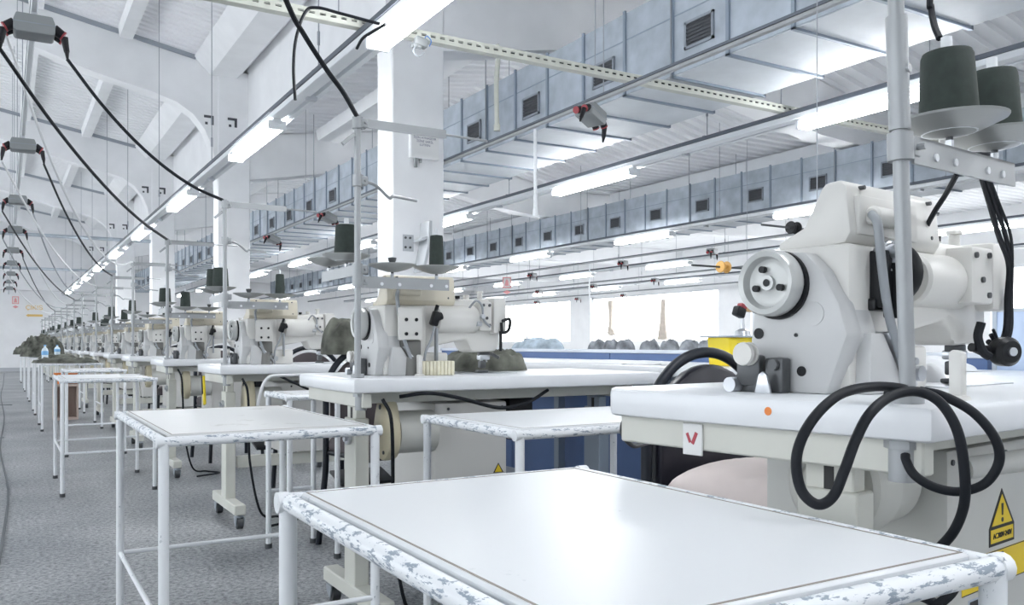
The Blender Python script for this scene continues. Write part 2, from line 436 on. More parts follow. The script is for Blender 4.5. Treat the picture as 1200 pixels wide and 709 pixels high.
# white drop pipe hanging from the near duct rail
t = thing('hanging_pipe', 'thin white pipe dropping from the near duct rail', 'pipe', (3.15, 4.98, H0 + .88))
MB().cyl((0, 0, .04), (0, 0, .60), .012, n=12).build('pipe', RAILW, t); b = MB(); b.cyl((0, 0, 0), (0, 0, .05), .02, .017, 12); b.build('coupling', RAILW, t)
t = thing('hanging_pipe', 'second white pipe hanging far off beyond the far duct', 'pipe', (9.35, 12.9, H0 + .55))
MB().cyl((0, 0, .04), (0, 0, .92), .012, n=12).build('pipe', RAILW, t); b = MB(); b.cyl((0, 0, 0), (0, 0, .05), .03, .02, 12); b.build('coupling', RAILW, t)
t = thing('hanging_pipe', 'cream pipe hanging between the column and the near duct', 'pipe', (2.80, 4.9, H0 + 1.41))
MB().tube([(0, 0, .02), (-.005, 0, .3), (.01, 0, .52), (0, 0, .57)], .016, 10).build('pipe', TRAYM, t)
MB().cyl((0, 0, -.0), (0, 0, .04), .022, n=10).build('coupling', TRAYM, t)

# ------------------------------------------------------------------ slotted cable tray across the hall
def tray(x0, x1, y, z, label):
    t = thing('cable_tray_rail', label, 'cable tray', (x0, y, z))
    L = x1 - x0; w = .05
    b = MB(); b.bb(0, L, -.026, -.020, -.022, -.006); b.bb(0, L, -.026, -.020, .006, .022)
    x = 0
    while x < L: b.bb(x, x + .025, -.026, -.020, -.006, .006); x += .055
    b.bb(0, L, -.026, .026, -.028, -.022); b.bb(0, L, .020, .026, -.022, .022)
    b.build('slotted_channel', TRAYM, t)
    MB().tube([(0, .0, -.005), (L * .3, .004, .0), (L * .6, -.004, .002), (L, 0, 0)], .011, 8).build('cable', CORDB, t)
    for xx in (.9, 2.5, 4.1, 5.8, 7.3):
        if xx < L: MB().tube([(xx, 0, .02), (xx, 0, 1.4)], .0035, 5, 1).build('hanger', WIREM, t)
    return t
tray(.55, 6.6, 4.15, H0 + 1.638, 'cream slotted cable tray crossing above the machine row')
t = thing('junction_box_socket', 'small tangle of connector and blue wire under the slotted tray by the column', 'junction', P(493, 50, 4.42))
b = MB(); b.box((0, 0, 0), (.07, .05, .045), (0, .2, 0), .008); b.cyl((-.05, 0, -.02), (.0, 0, -.02), .014); b.build('housing', BOXG, t)
MB().tube([(.02, 0, .02), (.04, .01, .045), (.06, 0, .02), (.05, 0, -.01)], .003, 6).build('wire', mat('wire_blue', (.1, .25, .6), .4), t)
MB().tube([(-.03, -.01, -.02), (-.05, -.02, -.06), (-.02, -.02, -.08), (.02, 0, -.05)], .004, 6).build('wire', CORDG, t)

# ------------------------------------------------------------------ air ducts
def duct(x0, w, zb, h, y0, n, label, venty):
    L = .48 * n
    t = thing('air_duct', label, 'air duct', (x0, y0, H0 + zb), 0, 'air ducts')
    MB().bb(0, w, 0, L, 0, h).build('duct_shell', GALV, t)
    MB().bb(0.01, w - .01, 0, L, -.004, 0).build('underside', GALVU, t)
    b = MB()
    for k in range(n + 1):
        y = k * .48
        for s in (-1,):
            b.bb(-.014, .0, y - .012, y + .012, -.016, h + .014)
        b.bb(-.014, w + .014, y - .012, y + .012, -.018, -.004)
        b.bb(w, w + .014, y - .012, y + .012, -.016, h + .014)
    b.bb(-.003, 0, 0, L, h * .66, h * .66 + .008)
    b.build('flange', GALVD, t)
    for k in range(1, n, 5):
        for xx in (-.02, w + .02): MB().tube([(xx, k * .48, -.02), (xx, k * .48, RZ(x0) - H0 - zb)], .005, 5, 1).build('hanger', WIREM, t)
    for k in range(venty, n, 2):
        yc = k * .48 + .24
        f = MB(); vw, vh = .125, .085; zc = h * .38
        f.bb(-.014, 0, yc - vw, yc + vw, zc - vh, zc - vh + .016); f.bb(-.014, 0, yc - vw, yc + vw, zc + vh - .016, zc + vh)
        f.bb(-.014, 0, yc - vw, yc - vw + .016, zc - vh, zc + vh); f.bb(-.014, 0, yc + vw - .016, yc + vw, zc - vh, zc + vh)
        fo = f.build('vent', VENTF, t)
        g = MB(); g.bb(-.004, -.001, yc - vw + .01, yc + vw - .01, zc - vh + .01, zc + vh - .01)
        for q in range(6):
            zz = zc - vh + .03 + q * .022; g.box((-.008, yc, zz), (.010, 2 * vw - .03, .003), (0, .6, 0))
        g.build('louvre', VENTM, fo)
    return t
duct(3.62, .80, 1.69, .55, 1.22, 60, 'galvanised air duct, the nearer one, running beside the columns', 1)
duct(8.15, .85, 1.68, .52, 3.6, 56, 'galvanised air duct, the farther one, past the second light row', 0)
# ------------------------------------------------------------------ sewing table with stand, motor and control cabinet
TT = .785
def sewing_table(near=False):
    t = thing('sewing_table', '', 'sewing table')
    h = TT
    poly = [(0, 0), (1.2, 0), (1.2, .6), (.045, .6), (0, .555)]
    MB().prism(poly, 'z', h - .045, h, .009).build('table_top', TOPW, t)
    b = MB()
    b.bb(.04, .07, .03, .57, h - .092, h - .0455, .003, 1); b.bb(1.06, 1.09, .03, .57, h - .092, h - .0455, .003, 1)
    b.bb(.07, 1.06, .125, .15, h - .085, h - .0455, .002, 1); b.bb(.07, 1.06, .545, .57, h - .085, h - .0455, .002, 1)
    b.build('under_frame', FRAMEB, t)
    for x in ((.125 if near else .085), 1.05):
        fm = FRAMEB if x < .5 else GALVD
        p = MB(); p.bb(x - .017, x + .017, .165, .245, h - .26, h - .093, .003, 1)
        po = p.build('stand_post', fm, t)
        q = MB(); q.bb(x - .024, x + .024, .155, .255, .11, h - .135, .003, 1); q.build('outer_sleeve', fm, po)
        q = MB(); q.cyl((x - .024, .205, h - .20), (x - .036, .205, h - .20), .021, n=18); q.cyl((x - .036, .205, h - .20), (x - .044, .205, h - .20), .011, n=6); q.build('bolt', STEEL, po)
        q = MB(); q.bb(x - .0185, x - .0165, .196, .212, h - .135, h - .10); q.build('slot', INK, po)
        f = MB().bb(x - .028, x + .028, -.05, .46, .065, .115, .005, 1).build('stand_foot', FRAMEB, t)
        for y in (-.02, .43):
            c = MB(); c.cyl((x, y, .05), (x, y, .066), .020, n=14)
            c.prism([(y - .035, .055), (y + .02, .055), (y + .012, .03), (y - .02, .012)], 'x', x - .021, x - .017); c.prism([(y - .035, .055), (y + .02, .055), (y + .012, .03), (y - .02, .012)], 'x', x + .017, x + .021)
            co = c.build('caster', CASTM, t)
            MB().cyl((x - .014, y - .012, .026), (x + .014, y - .012, .026), .026, n=20).build('wheel', RUBBER, co)
    b = MB(); b.bb(.125, 1.03, .19, .22, .26, .32, .003, 1)
    for x in (.16, .20): b.cyl((x, .19, .29), (x, .183, .29), .009, n=8)
    b.build('crossbar', FRAMEB, t)
    # motor
    if near:
        m = MB(); m.lathe([(.0, 0), (.072, 0), (.08, .008), (.083, .035), (.083, .07), (.074, .075), (.074, .15), (.06, .165), (0, .165)], (.17, .24, .645), (1, 0, 0), 36)
        mo = m.build('motor', MOTOR, t)
        q = MB(); q.lathe([(.05, 0), (.053, .002), (.053, .004), (.05, .006)], (.166, .24, .645), (1, 0, 0), 30, False); q.build('motor_ring', CABIN, mo)
        MB().box((.30, .24, .735), (.10, .10, .03), None, .01).build('motor_bracket', DSTEEL, mo)
        MB().cyl((.33, .10, .672), (.43, .02, .69), .017, n=14).build('grey_spindle', CABIN, mo)
    else:
        ov = []
        for k in range(28):
            a = 2 * math.pi * k / 28; r = .115 if math.sin(a) > 0 else .10
            ov.append((.16 + .072 * math.cos(a) * (1.0 - .18 * math.sin(a)), .61 + r * math.sin(a)))
        m = MB(); m.prism(ov, 'x', .15, .195, .012); mo = m.build('motor_cover', MOTORY, t)
        q = MB(); q.cyl((.195, .16, .60), (.33, .16, .60), .07, n=26); q.build('motor', MOTOR, t)
        q = MB(); q.cyl((.149, .16, .685), (.146, .16, .685), .008, n=10); q.cyl((.149, .13, .54), (.146, .13, .54), .006, n=10); q.build('cover_screw', DSTEEL, mo)
    # control cabinet
    c = MB(); x0 = .375 if near else .34; c.bb(x0, x0 + .36 if near else .62, .15, .50, .33, h - .095, .008); co = c.build('control_cabinet', CABIN if near else MACH, t)
    for (x, z) in ((.39, .67), (.60, .67), (.60, .36)): MB().cyl((x, .15, z), (x, .147, z), .005, n=8).build('cabinet_screw', DSTEEL, co)
    q = MB(); q.cyl((.045, .06, h - .05), (.045, .06, h - .10), .018, n=18); q.cyl((.045, .06, h - .046), (.045, .06, h - .058), .024, n=6); q.build('pole_socket', POLE, t)
    if not near: MB().bb(.66, .76, .2, .42, h - .24, h - .086, .006).build('power_box', BLACKP, t)
    # foot pedal
    q = MB(); q.box((.78, .16, .17), (.30, .20, .02), (R(14), 0, 0), .006); q.build('treadle', BLACKP, t)
    return t, co
def warn_tri(parent, x, y, z, s, big=True):
    """triangle warning sticker on a face that looks along -y"""
    a = MB(); a.prism([(x - s * .62, z), (x + s * .62, z), (x + s * .62, z + s * .36), (x, z + s * 1.12), (x - s * .62, z + s * .36)] if big else [(x - s * .6, z), (x + s * .6, z), (x, z + s)], 'y', y - .0008, y); o = a.build('warning_sticker', INK, parent)
    d = s * .055
    b = MB(); b.prism([(x - s * .50, z + s * .40), (x + s * .50, z + s * .40), (x, z + s * 1.0)] if big else [(x - s * .42, z + d * 1.4), (x + s * .42, z + d * 1.4), (x, z + s * .82)], 'y', y - .0014, y - .0006)
    if big: b.bb(x - s * .55, x + s * .55, y - .0014, y - .0006, z + s * .06, z + s * .33)
    b.build('yellow_field', YELD, o)
    if big:
        c = MB(); c.prism([(x - s * .05, z + s * .82), (x + s * .05, z + s * .82), (x + s * .03, z + s * .58), (x - s * .03, z + s * .58)], 'y', y - .002, y - .0012)
        c.cyl((x, y - .0012, z + s * .49), (x, y - .002, z + s * .49), s * .05, n=14); c.build('exclamation_mark', INK, o)
        text('AC200V-240V', s * .155, INK, o, (x, y - .0018, z + s * .19), (R(90), 0, 0), 'lettering')

# ------------------------------------------------------------------ sewing machine head
def sewing_machine(near=False):
    t = thing('sewing_machine', '', 'sewing machine')
    # cast body: bed plinth, pillar, arm, needle-end block
    b = MB()
    b.bb(.03, .20, .012, .165, 0, .235, .012)
    b.prism([(.09, .245), (.09, .10), (.20, .085), (.26, .10), (.38, .12), (.40, .085), (.415, .075), (.515, .078), (.53, .10), (.535, .25), (.51, .262), (.12, .262)], 'y', .035, .15, .012)
    b.bb(.19, .30, .03, .15, 0, .075, .008)
    b.build('cast_body', MACH, t)
    MB().lathe([(.0, 0), (.044, 0), (.049, .006), (.049, .17), (.046, .176), (0, .176)], (.245, .045, .19), (1, 0, 0), 30).build('arm_cylinder', MACH, t)
    # grey end cover
    pf = [(.032, .0), (-.002, .092), (.012, .14), (.04, .192), (.07, .222), (.135, .225), (.16, .195), (.168, .12), (.178, .03), (.18, 0)]
    c = MB(); c.prism(pf, 'x', 0, .045, .006)
    c.prism([(.0, .088), (.014, .138), (.042, .19), (.07, .218), (.07, .15), (.06, .06), (.03, .03)], 'x', .03, .09, .006)
    co = c.build('end_cover', MACHG, t)
    for (y, z, r) in ((.155, .095, .009), (.075, .035, .008), (.085, .092, .003)): MB().cyl((.0, y, z), (-.002, y, z), r, n=14).build('cover_plug', BLACKP, co)
    q = MB(); q.lathe([(.0, 0), (.019, 0), (.019, .0015), (0, .0015)], (-.0015, .055, .125), (1, 0, 0), 20); q.build('embossed_disc', MACHG, co)
    # lower front wedge cover
    w = MB(); w.prism([(.045, 0), (.05, .095), (.085, .095), (.16, 0)], 'y', -.012, .02, .004); w.build('front_cover', MACHG, t)
    q = MB()
    q.prism([(.092, .095), (.10, .098), (.185, .012), (.175, .008)], 'y', -.014, .012, .002); q.cyl((.185, -.02, .03), (.185, .02, .03), .013, n=14); q.cyl((.165, -.022, .05), (.165, .0, .05), .006, n=10)
    q.build('link_lever', STEEL, t)
    # handwheel
    hw = MB(); hw.lathe([(.0, -.006), (.012, -.006), (.012, 0), (.030, .004), (.038, .002), (.042, -.010), (.050, -.012), (.053, -.006), (.053, .014), (.049, .022), (.0, .022)], (-.024, .118, .175), (1, 0, 0), 44)
    ho = hw.build('handwheel', WHEELM, t)
    q = MB(); q.lathe([(.0, 0), (.055, 0), (.055, .010), (0, .010)], (-.006, .116, .172), (1, 0, 0), 40); q.build('belt_ring', BLACKP, ho)
    q = MB(); q.cyl((-.031, .118, .175), (-.0315, .118, .175), .006, n=12)
    for a in (65, -20, 200): q.cyl((-.022, .118 + .024 * math.cos(R(a)), .175 + .024 * math.sin(R(a))), (-.030, .118 + .024 * math.cos(R(a)), .175 + .024 * math.sin(R(a))), .0055, n=12)
    q.build('wheel_bolt', BLACKP, ho)
    # control panel leaning on top, handle tube on its back
    p = MB(); p.prism([(.030, .236), (.020, .252), (.028, .326), (.038, .336), (.064, .334), (.072, .325), (.102, .268), (.150, .246), (.152, .234), (.10, .230)], 'x', .045, .325, .005)
    po = p.build('control_panel', MACHC if not near else MACH, t)
    q = MB(); q.prism([(.062, .250), (.064, .312), (.235, .312), (.24, .250)], 'y', .016, .03, .003)
    q.build('recess_frame', MACHC if not near else MACH, po)
    q = MB(); q.lathe([(0, 0), (.011, 0), (.015, .004), (.015, .086), (.011, .09), (0, .09)], (.082, .008, .280), (1, 0, 0), 18); q.build('rear_handle', MACHC if not near else MACH, po)
    for (x, z) in ((.085, .326), (.29, .322), (.295, .262)): MB().cyl((x, .03, z), (x, .020, z), .0035, n=8).build('panel_screw', DSTEEL, po)
    MB().tube([(.084, .008, .282), (.070, -.010, .262), (.078, -.012, .20), (.096, -.014, .12), (.125, -.018, .05), (.155, -.014, .0)], .007, 10).build('panel_cable', CORDG, t)
    # face boxes at the needle end
    f = MB(); bx = .372 if near else .42; yb = -.012 if near else 0; f.bb(bx, .475 - (.02 if near else 0), yb, .045, .150, .252, .007); fo = f.build('thread_box', MACH, t)
    for (x, z) in ((.383, .236), (.432, .238), (.408, .193), (.432, .166)) if near else ((.435, .24), (.462, .24), (.45, .195), (.462, .17)): MB().cyl((x, yb, z), (x, yb - .004, z), .0055, n=10).build('box_screw', DSTEEL, fo)
    MB().bb(.482, .54, .0, .14, .14, .268, .010).build('face_plate', MACH, t)
    q = MB(); q.cyl((.455, .06, .258), (.455, .06, .285), .011, .009, 14); q.cyl((.455, .06, .285), (.455, .06, .292), .014, n=14); q.build('tension_post', MACH, t)
    MB().cyl((.40, .07, .258), (.40, .07, .278), .012, n=12).build('top_knob', MACH, t)
    if not near:
     q = MB(); q.cyl((.395, .02, .205), (.428, .02, .205), .013, n=14); q.cyl((.405, -.0, .175), (.425, .0, .175), .009, n=12); q.cyl((.425, -.005, .20), (.425, -.018, .20), .008); q.build('tension_knob', STEEL, t)
     MB().tube([(.385, .02, .23), (.40, -.006, .255), (.425, -.008, .235), (.43, -.01, .19), (.46, -.008, .165)], .004, 8).build('oil_tube', CORDG, t)
    # black lever and needle assembly
     q = MB(); q.tube([(.515, -.006, .185), (.545, -.012, .192), (.54, -.014, .155), (.515, -.01, .145), (.512, -.006, .18)], .006, 8); q.cyl((.51, -.004, .15), (.51, -.004, .08), .006, n=10); q.build('lift_lever', BLACKP, t)
    q = MB(); q.cyl((.47, .07, .09), (.47, .07, .03), .006, n=10); q.cyl((.49, .07, .09), (.49, .07, .04), .005, n=10); q.bb(.455, .50, .055, .085, .048, .066, .004)
    q.build('needle_bar', STEEL, t)
    q = MB(); q.bb(.455, .505, .06, .08, .060, .078, .004); q.bb(.46, .485, .06, .082, .018, .045, .004); q.bb(.448, .495, .058, .084, .003, .012, .003); q.cyl((.50, .05, .07), (.525, .03, .055), .006, n=8); q.build('presser_foot', DSTEEL, t)
    q = MB(); q.bb(.33, .60, .015, .16, -.001, .0025, .001, 1); q.build('throat_plate', STEEL, t)
    # black motor/winder unit on the front of the arm
    if near:
        q = MB(); q.bb(.085, .105, -.015, .04, .135, .225, .004); q.bb(.100, .114, -.034, .0, .118, .205, .004); q.bb(.08, .135, .0, .03, .13, .15, .004); mo = q.build('belt_drive', BLACKP, t)
        q = MB(); q.lathe([(0, 0), (.02, 0), (.048, .004), (.052, .010), (.052, .022), (0, .022)], (.128, .012, .192), (1, 0, 0), 32); wo = q.build('drive_wheel', BLACKP, mo)
        q = MB(); q.lathe([(0, 0), (.034, 0), (.034, .002), (0, .002)], (.1262, .012, .192), (1, 0, 0), 28); q.build('grey_disc', CORDG, wo)
        q = MB(); q.tube([(.085, -.0, .22), (.105, -.012, .232), (.115, -.012, .212), (.105, -.01, .19)], .009, 10); q.cyl((.105, -.012, .222), (.105, -.024, .222), .011, n=14); q.build('steel_elbow', STEEL, t)
    else:
        q = MB(); q.bb(.07, .165, -.022, -.012, .118, .225, .004); pl = q.build('mounting_plate', MACH, t)
        for x in (.10, .14):
            for z in (.138, .185): MB().cyl((x, -.022, z), (x, -.027, z), .006, n=10).build('plate_screw', BLACKP, pl)
        q = MB(); q.bb(.09, .17, -.005, .03, .05, .118, .006); q.cyl((.13, .0, .0), (.13, .0, .062), .03, .026, 20); q.build('solenoid', mat('solenoid_grey', (.16, .16, .15), .5), t)
        q = MB(); q.box((.222, -.012, .19), (.028, .03, .05), (0, .35, 0), .006); q.cyl((.225, -.012, .215), (.232, -.012, .235), .007); q.cyl((.235, -.01, .195), (.25, -.01, .20), .013, n=14); q.build('winder_unit', BLACKP, t)
        MB().tube([(.22, -.012, .165), (.205, -.014, .12), (.18, -.014, .07), (.18, -.012, .0)], .005, 8).build('grey_tube', CORDG, t)
        q = MB(); q.bb(.232, .243, .0, .018, .04, .16, .004); q.build('support_bar', CORDG, t)
    # bobbin winder at the lower left of the cover
    q = MB(); q.bb(-.03, .005, .13, .18, 0, .03, .005); q.bb(-.026, -.002, .092, .125, .0, .056, .004); q.cyl((-.028, .105, .045), (-.034, .105, .045), .009, n=12); q.box((-.02, .155, .035), (.03, .04, .05), (0, 0, .3), .006); wi = q.build('bobbin_winder', DSTEEL, t)
    q = MB(); q.lathe([(0, 0), (.018, 0), (.019, .003), (.019, .006), (.008, .007), (.008, .014), (.019, .015), (.019, .018), (0, .018)], (-.052, .148, .062), (1, 0, 0), 24); q.build('white_pulley', MACH, wi)
    q = MB(); q.prism([(.10, .0), (.13, 0), (.122, .03), (.115, .035), (.108, .03)], 'x', -.045, -.040, .001); q.build('steel_lug', STEEL, wi); MB().cyl((-.05, .175, .012), (-.02, .175, .012), .012).build('steel_roller', STEEL, wi)
    # two top caps
    for x in (.115, .15, .345) if not near else (.345,): MB().cyl((x, .04, .262), (x, .04, .272), .009, n=12).build('oil_cap', BLACKP, t)
    return t

# ------------------------------------------------------------------ thread stand
def thread_stand(az=.31, top=.80, near=False):
    t = thing('thread_stand', '', 'thread stand')
    MB().cyl((0, 0, 0), (0, 0, top + .012), .0100, n=16).build('pole', POLE, t)
    q = MB(); q.cyl((0, 0, 0), (0, 0, .012), .020, n=18); q.build('clamp_nut', POLE, t)
    def clamp(z, nm='clamp'):
        c = MB(); c.cyl((0, 0, z - .018), (0, 0, z + .018), .0165, n=18); c.bb(.008, .03, -.014, .014, z - .014, z + .014, .003, 1); c.cyl((.02, -.024, z), (.02, .02, z), .0045, n=8)
        return c.build(nm, POLE, t)
    def dish(x, y, z):
        d = MB(); d.lathe([(0, -.014), (.02, -.012), (.045, -.005), (.075, .008), (.0765, .011), (.06, .005), (.03, -.003), (0, -.006)], (x, y, z), (0, 0, 1), 36); o = d.build('cone_dish', DISHM, t)
        s = MB(); s.cyl((x, y, z - .03), (x, y, z + .015), .005, n=8); s.lathe([(.0, 0), (.014, 0), (.012, .018), (.008, .028), (.012, .034), (.014, .044), (0, .046)], (x, y, z - .012), (0, 0, 1), 16); s.build('spindle', DSTEEL, o)
        s = MB(); s.cyl((x, y, z - .045), (x, y, z - .018), .006, n=8); s.build('bolt', STEEL, o)
    if near:
        q = MB(); q.cyl((0, 0, az + .022), (0, 0, az + .17), .0135, n=16); q.cyl((0, -.016, az + .10), (0, .0, az + .10), .006, n=10); q.build('sleeve', POLE, t)
    clamp(az)
    a = MB(); e = .35 if near else .31; a.bb(.012, e, -.012, -.008, az - .022, az + .014); a.bb(.012, e, -.012, .014, az + .010, az + .014); ao = a.build('cone_arm', POLE, t); d1, d2 = (.148, .305) if near else (.115, .27)
    q = MB()
    for x in (.075, .135, .245, .30): q.cyl((x, -.012, az - .008), (x, -.0145, az - .008), .0055, n=12)
    q.build('arm_hole', RAILW, ao)
    dish(d1, .0, az + .045); dish(d2, .0, az + .045)
    if near: return t
    clamp(az + .035)
    a = MB(); a.bb(-.012, .014, .012, .31, az + .045, az + .049); a.bb(-.012, -.008, .012, .31, az + .015, az + .049); a.build('cone_arm', POLE, t)
    dish(0, .10, az + .078); dish(0, .27, az + .078)
    if True:
        clamp(top - .012)
        a = MB(); a.bb(.012, .30, -.012, -.008, top - .026, top + .002); a.bb(.012, .30, -.012, .012, top - .002, top + .002); a.tube([(.29, 0, top - .01), (.46, .0, top - .012)], .004, 6, 1); a.build('guide_arm', POLE, t)
        a = MB(); a.box((-.03, .0, top - .065), (.05, .012, .012), (0, -R(42), 0)); a.build('guide_hook', POLE, t)
        clamp(top - .19)
        a = MB(); a.tube([(.02, 0, top - .19), (.06, 0, top - .20), (.105, 0, top - .235), (.12, .0, top - .228), (.20, 0, top - .235)], .005, 8); a.build('guide_rod', POLE, t)
    return t
def thread_cone():
    t = thing('thread_cone', '', 'thread cone')
    MB().lathe([(.0, .012), (.0385, .012), (.0395, .018), (.0345, .108), (.032, .114), (.012, .116), (0, .116)], (0, 0, 0), (0, 0, 1), 32).build('thread_winding', GREEN, t)
    MB().lathe([(.0, .0), (.037, .0), (.037, .012), (.010, .012), (.0075, .136), (.0055, .136), (.005, .12), (0, .12)], (0, 0, 0), (0, 0, 1), 18).build('core_tube', RAILW, t)
    return t

# ------------------------------------------------------------------ chair
def chair(pad, ):
    t = thing('work_chair', '', 'chair')
    def arch(w, z0, z1, n=14, rise=.19):
        return [(-w, z0)] + [(-w * math.cos(math.pi * k / n), z1 - rise + rise * math.sin(math.pi * k / n)) for k in range(n + 1)] + [(w, z0)]
    MB().prism(arch(.175, .50, .838), 'y', .155, .200, .014).build('backrest', pad, t)
    fr = [(x, .18, z) for x, z in arch(.20, .38, .868, 12, .21)]
    MB().tube([(-.215, .22, 0), (-.205, .19, .25)] + fr + [(.205, .19, .25), (.215, .22, 0)], .014, 12, 3).build('back_frame', CHTUBE, t)
    MB().box((0, -.03, .445), (.40, .41, .07), None, .028, 4).build('seat', pad, t)
    for s in (-1, 1):
        MB().tube([(s * .18, -.19, .42), (s * .19, -.205, .2), (s * .20, -.215, 0)], .0135, 10).build('leg', CHTUBE, t)
        MB().tube([(s * .19, .18, .41), (s * .185, -.19, .41)], .012, 8, 1).build('seat_rail', CHTUBE, t)
    return t

# ------------------------------------------------------------------ work table (low, chipped tube frame)
def work_table(w, d, h, top=None, braces='flb', label='', loc=(0, 0, 0), rz=0, group=None, zb=.25, r=.0115):
    t = thing('work_table', label, 'table', loc, rz, group)
    b = MB().bb(.014, w - .014, .014, d - .014, h - .012, h, .003, 1)
    bo = b.build('table_board', top or TTOP, t)
    sm = MB(); g = .019
    for (x0, x1, y0, y1) in ((g, w - g, g, g + .0025), (g, w - g, d - g - .0025, d - g), (g, g + .0025, g, d - g), (w - g - .0025, w - g, g, d - g)): sm.bb(x0, x1, y0, y1, h - .001, h + .0006)
    sm.build('board_seam', SEAM, bo)
    e = MB()
    for p, q in (((0, 0), (w, 0)), ((w, 0), (w, d)), ((w, d), (0, d)), ((0, d), (0, 0))):
        e.cyl((*p, h - .014), (*q, h - .014), r, n=12)
    e.build('rim_tube', CHIPE, t)
    for (x, y) in ((0, 0), (w, 0), (w, d), (0, d)):
        lg = MB().cyl((x, y, .004), (x, y, h - .016), r, n=14).build('leg', CHIPF, t)
        q = MB(); q.cyl((x, y, 0), (x, y, .02), r + .004, n=12); q.build('leg_cap', RUBBER, lg)
        # open tube ends at the corners
        s = 1 if x > 0 else -1
        q = MB(); q.cyl((x, y, h - .014), (x + s * .016, y, h - .014), r + .002, n=14); q.cyl((x + s * .016, y, h - .014), (x + s * .0165, y, h - .014), r * .7, n=12); q.build('tube_end', CHIPF, lg)
    for c, p, q in (('f', (0, 0), (w, 0)), ('b', (0, d), (w, d)), ('l', (0, 0), (0, d)), ('r', (w, 0), (w, d))):
        if c in braces: MB().cyl((*p, zb), (*q, zb), .007, n=10).build('brace', CHIPF, t)
    return t
# ------------------------------------------------------------------ the row of sewing stations
NST = 16
rnd = random.Random(3)
HEIGHT0 = .027           # the nearest table stands a little higher
tab0, cab0 = sewing_table(True)
warn_tri(cab0, .585, .15, .513, .086)
lb = MB(); lb.bb(.425, .70, .1492, .15, .447, .505); lo = lb.build('danger_sticker', YELD, cab0)
q = MB(); q.bb(.425, .70, .1486, .1492, .447, .4485); q.bb(.425, .70, .1486, .1492, .5035, .505); q.bb(.505, .5065, .1486, .1492, .447, .505)
for k in range(6): q.bb(.515, .635 - .012 * (k % 3), .1486, .1492, .4535 + k * .0055, .4545 + k * .0055)
q.build('sticker_line', INK, lo)
text('\u26a0DANGER', .015, INK, lo, (.552, .1486, .494), (R(90), 0, 0))
text('\u26a0\u5371\u967a', .013, INK, lo, (.455, .1486, .494), (R(90), 0, 0))
q = MB(); q.bb(.45, .60, .1492, .15, .400, .437); po = q.build('rating_plate', mat('plate_blue_grey', (.42, .47, .56), .4), cab0)
q = MB(); q.bb(.455, .485, .1486, .1492, .417, .434); q.bb(.45, .60, .1486, .1492, .4005, .4025)
for k in range(4): q.bb(.505, .585, .1486, .1492, .409 + k * .006, .4105 + k * .006)
q.build('plate_print', INK, po)
MB().cyl((0, .236, .766), (-.0008, .236, .766), .006, n=16).build('orange_sticker', ORANGE, tab0)
q = MB().bb(.036, .0395, .385, .425, .685, .735, .001, 1).build('paper_tag', PAPER, tab0)
b = MB(); b.box((.0355, .40, .712), (.0008, .006, .020), (R(25), 0, 0)); b.box((.0355, .412, .712), (.0008, .005, .016), (R(-25), 0, 0)); b.build('red_mark', SIGNR, q)
tabP, cabP = sewing_table(False)
warn_tri(cabP, .585, .15, .44, .035, False)
mac0 = sewing_machine(True); macP = sewing_machine(False)
std0 = thread_stand(.335, .95, True); stdP = thread_stand(.30, .80)
coneP = thread_cone(); chP = chair(LEATHB); ch0 = chair(LEATHER)
tabs, macs, stds, heads = [], [], [], []
for k in range(NST):
    x = .90 if k else .985; y = .64 + 1.80 * k + (0 if k < 4 else rnd.uniform(-.06, .06)); z = HEIGHT0 if k == 0 else 0
    if k > 1: x += rnd.uniform(-.02, .02)
    rz = R(8) if k == 0 else 0
    tb = tab0 if k == 0 else (tabP if k == 1 else dup(tabP)); mc = mac0 if k == 0 else (macP if k == 1 else dup(macP)); st = std0 if k == 0 else (stdP if k == 1 else dup(stdP))
    tb.location = (x, y, 0); tb.rotation_euler = (0, 0, rz)
    if k == 0: tb.scale = (1, 1, (TT + HEIGHT0) / TT)
    mc.location = ((1.086, .845, TT + z) if k == 0 else (x + .145, y + .17, TT + z)); mc.rotation_euler = (0, 0, R(7) if k == 0 else 0); mc.scale = (1.04 if k == 0 else .9, 1, 1)
    st.location = (x + (.032 if k == 0 else .04), y + (.055 if k == 0 else .075), TT + z + .0005)
    st.rotation_euler = (0, 0, R(9) if k == 0 else (0 if k < 3 else rnd.uniform(-.12, .2)))
    if k == 0: st.rotation_euler = (R(-1.0), R(-1.6), R(9))
    tag(tb, 'white-topped sewing table on a beige stand, %s' % (['largest in view, with warning stickers', 'second from the camera', 'third, above the yellow scraper'][k] if k < 3 else nth(k, '')), 'sewing table', 'sewing tables in the long row')
    tag(mc, 'cream industrial sewing machine, %s' % (['largest in view with big grey handwheel', 'second from the camera with a plate of four screws'][k] if k < 2 else nth(k, '')), 'sewing machine', 'sewing machines in the long row')
    tag(st, 'grey thread stand pole with cone dishes, %s' % ('on the nearest sewing table' if k == 0 else nth(k, '')), 'thread stand', 'thread stands in the long row')
    tabs.append(tb); macs.append(mc); stds.append(st)
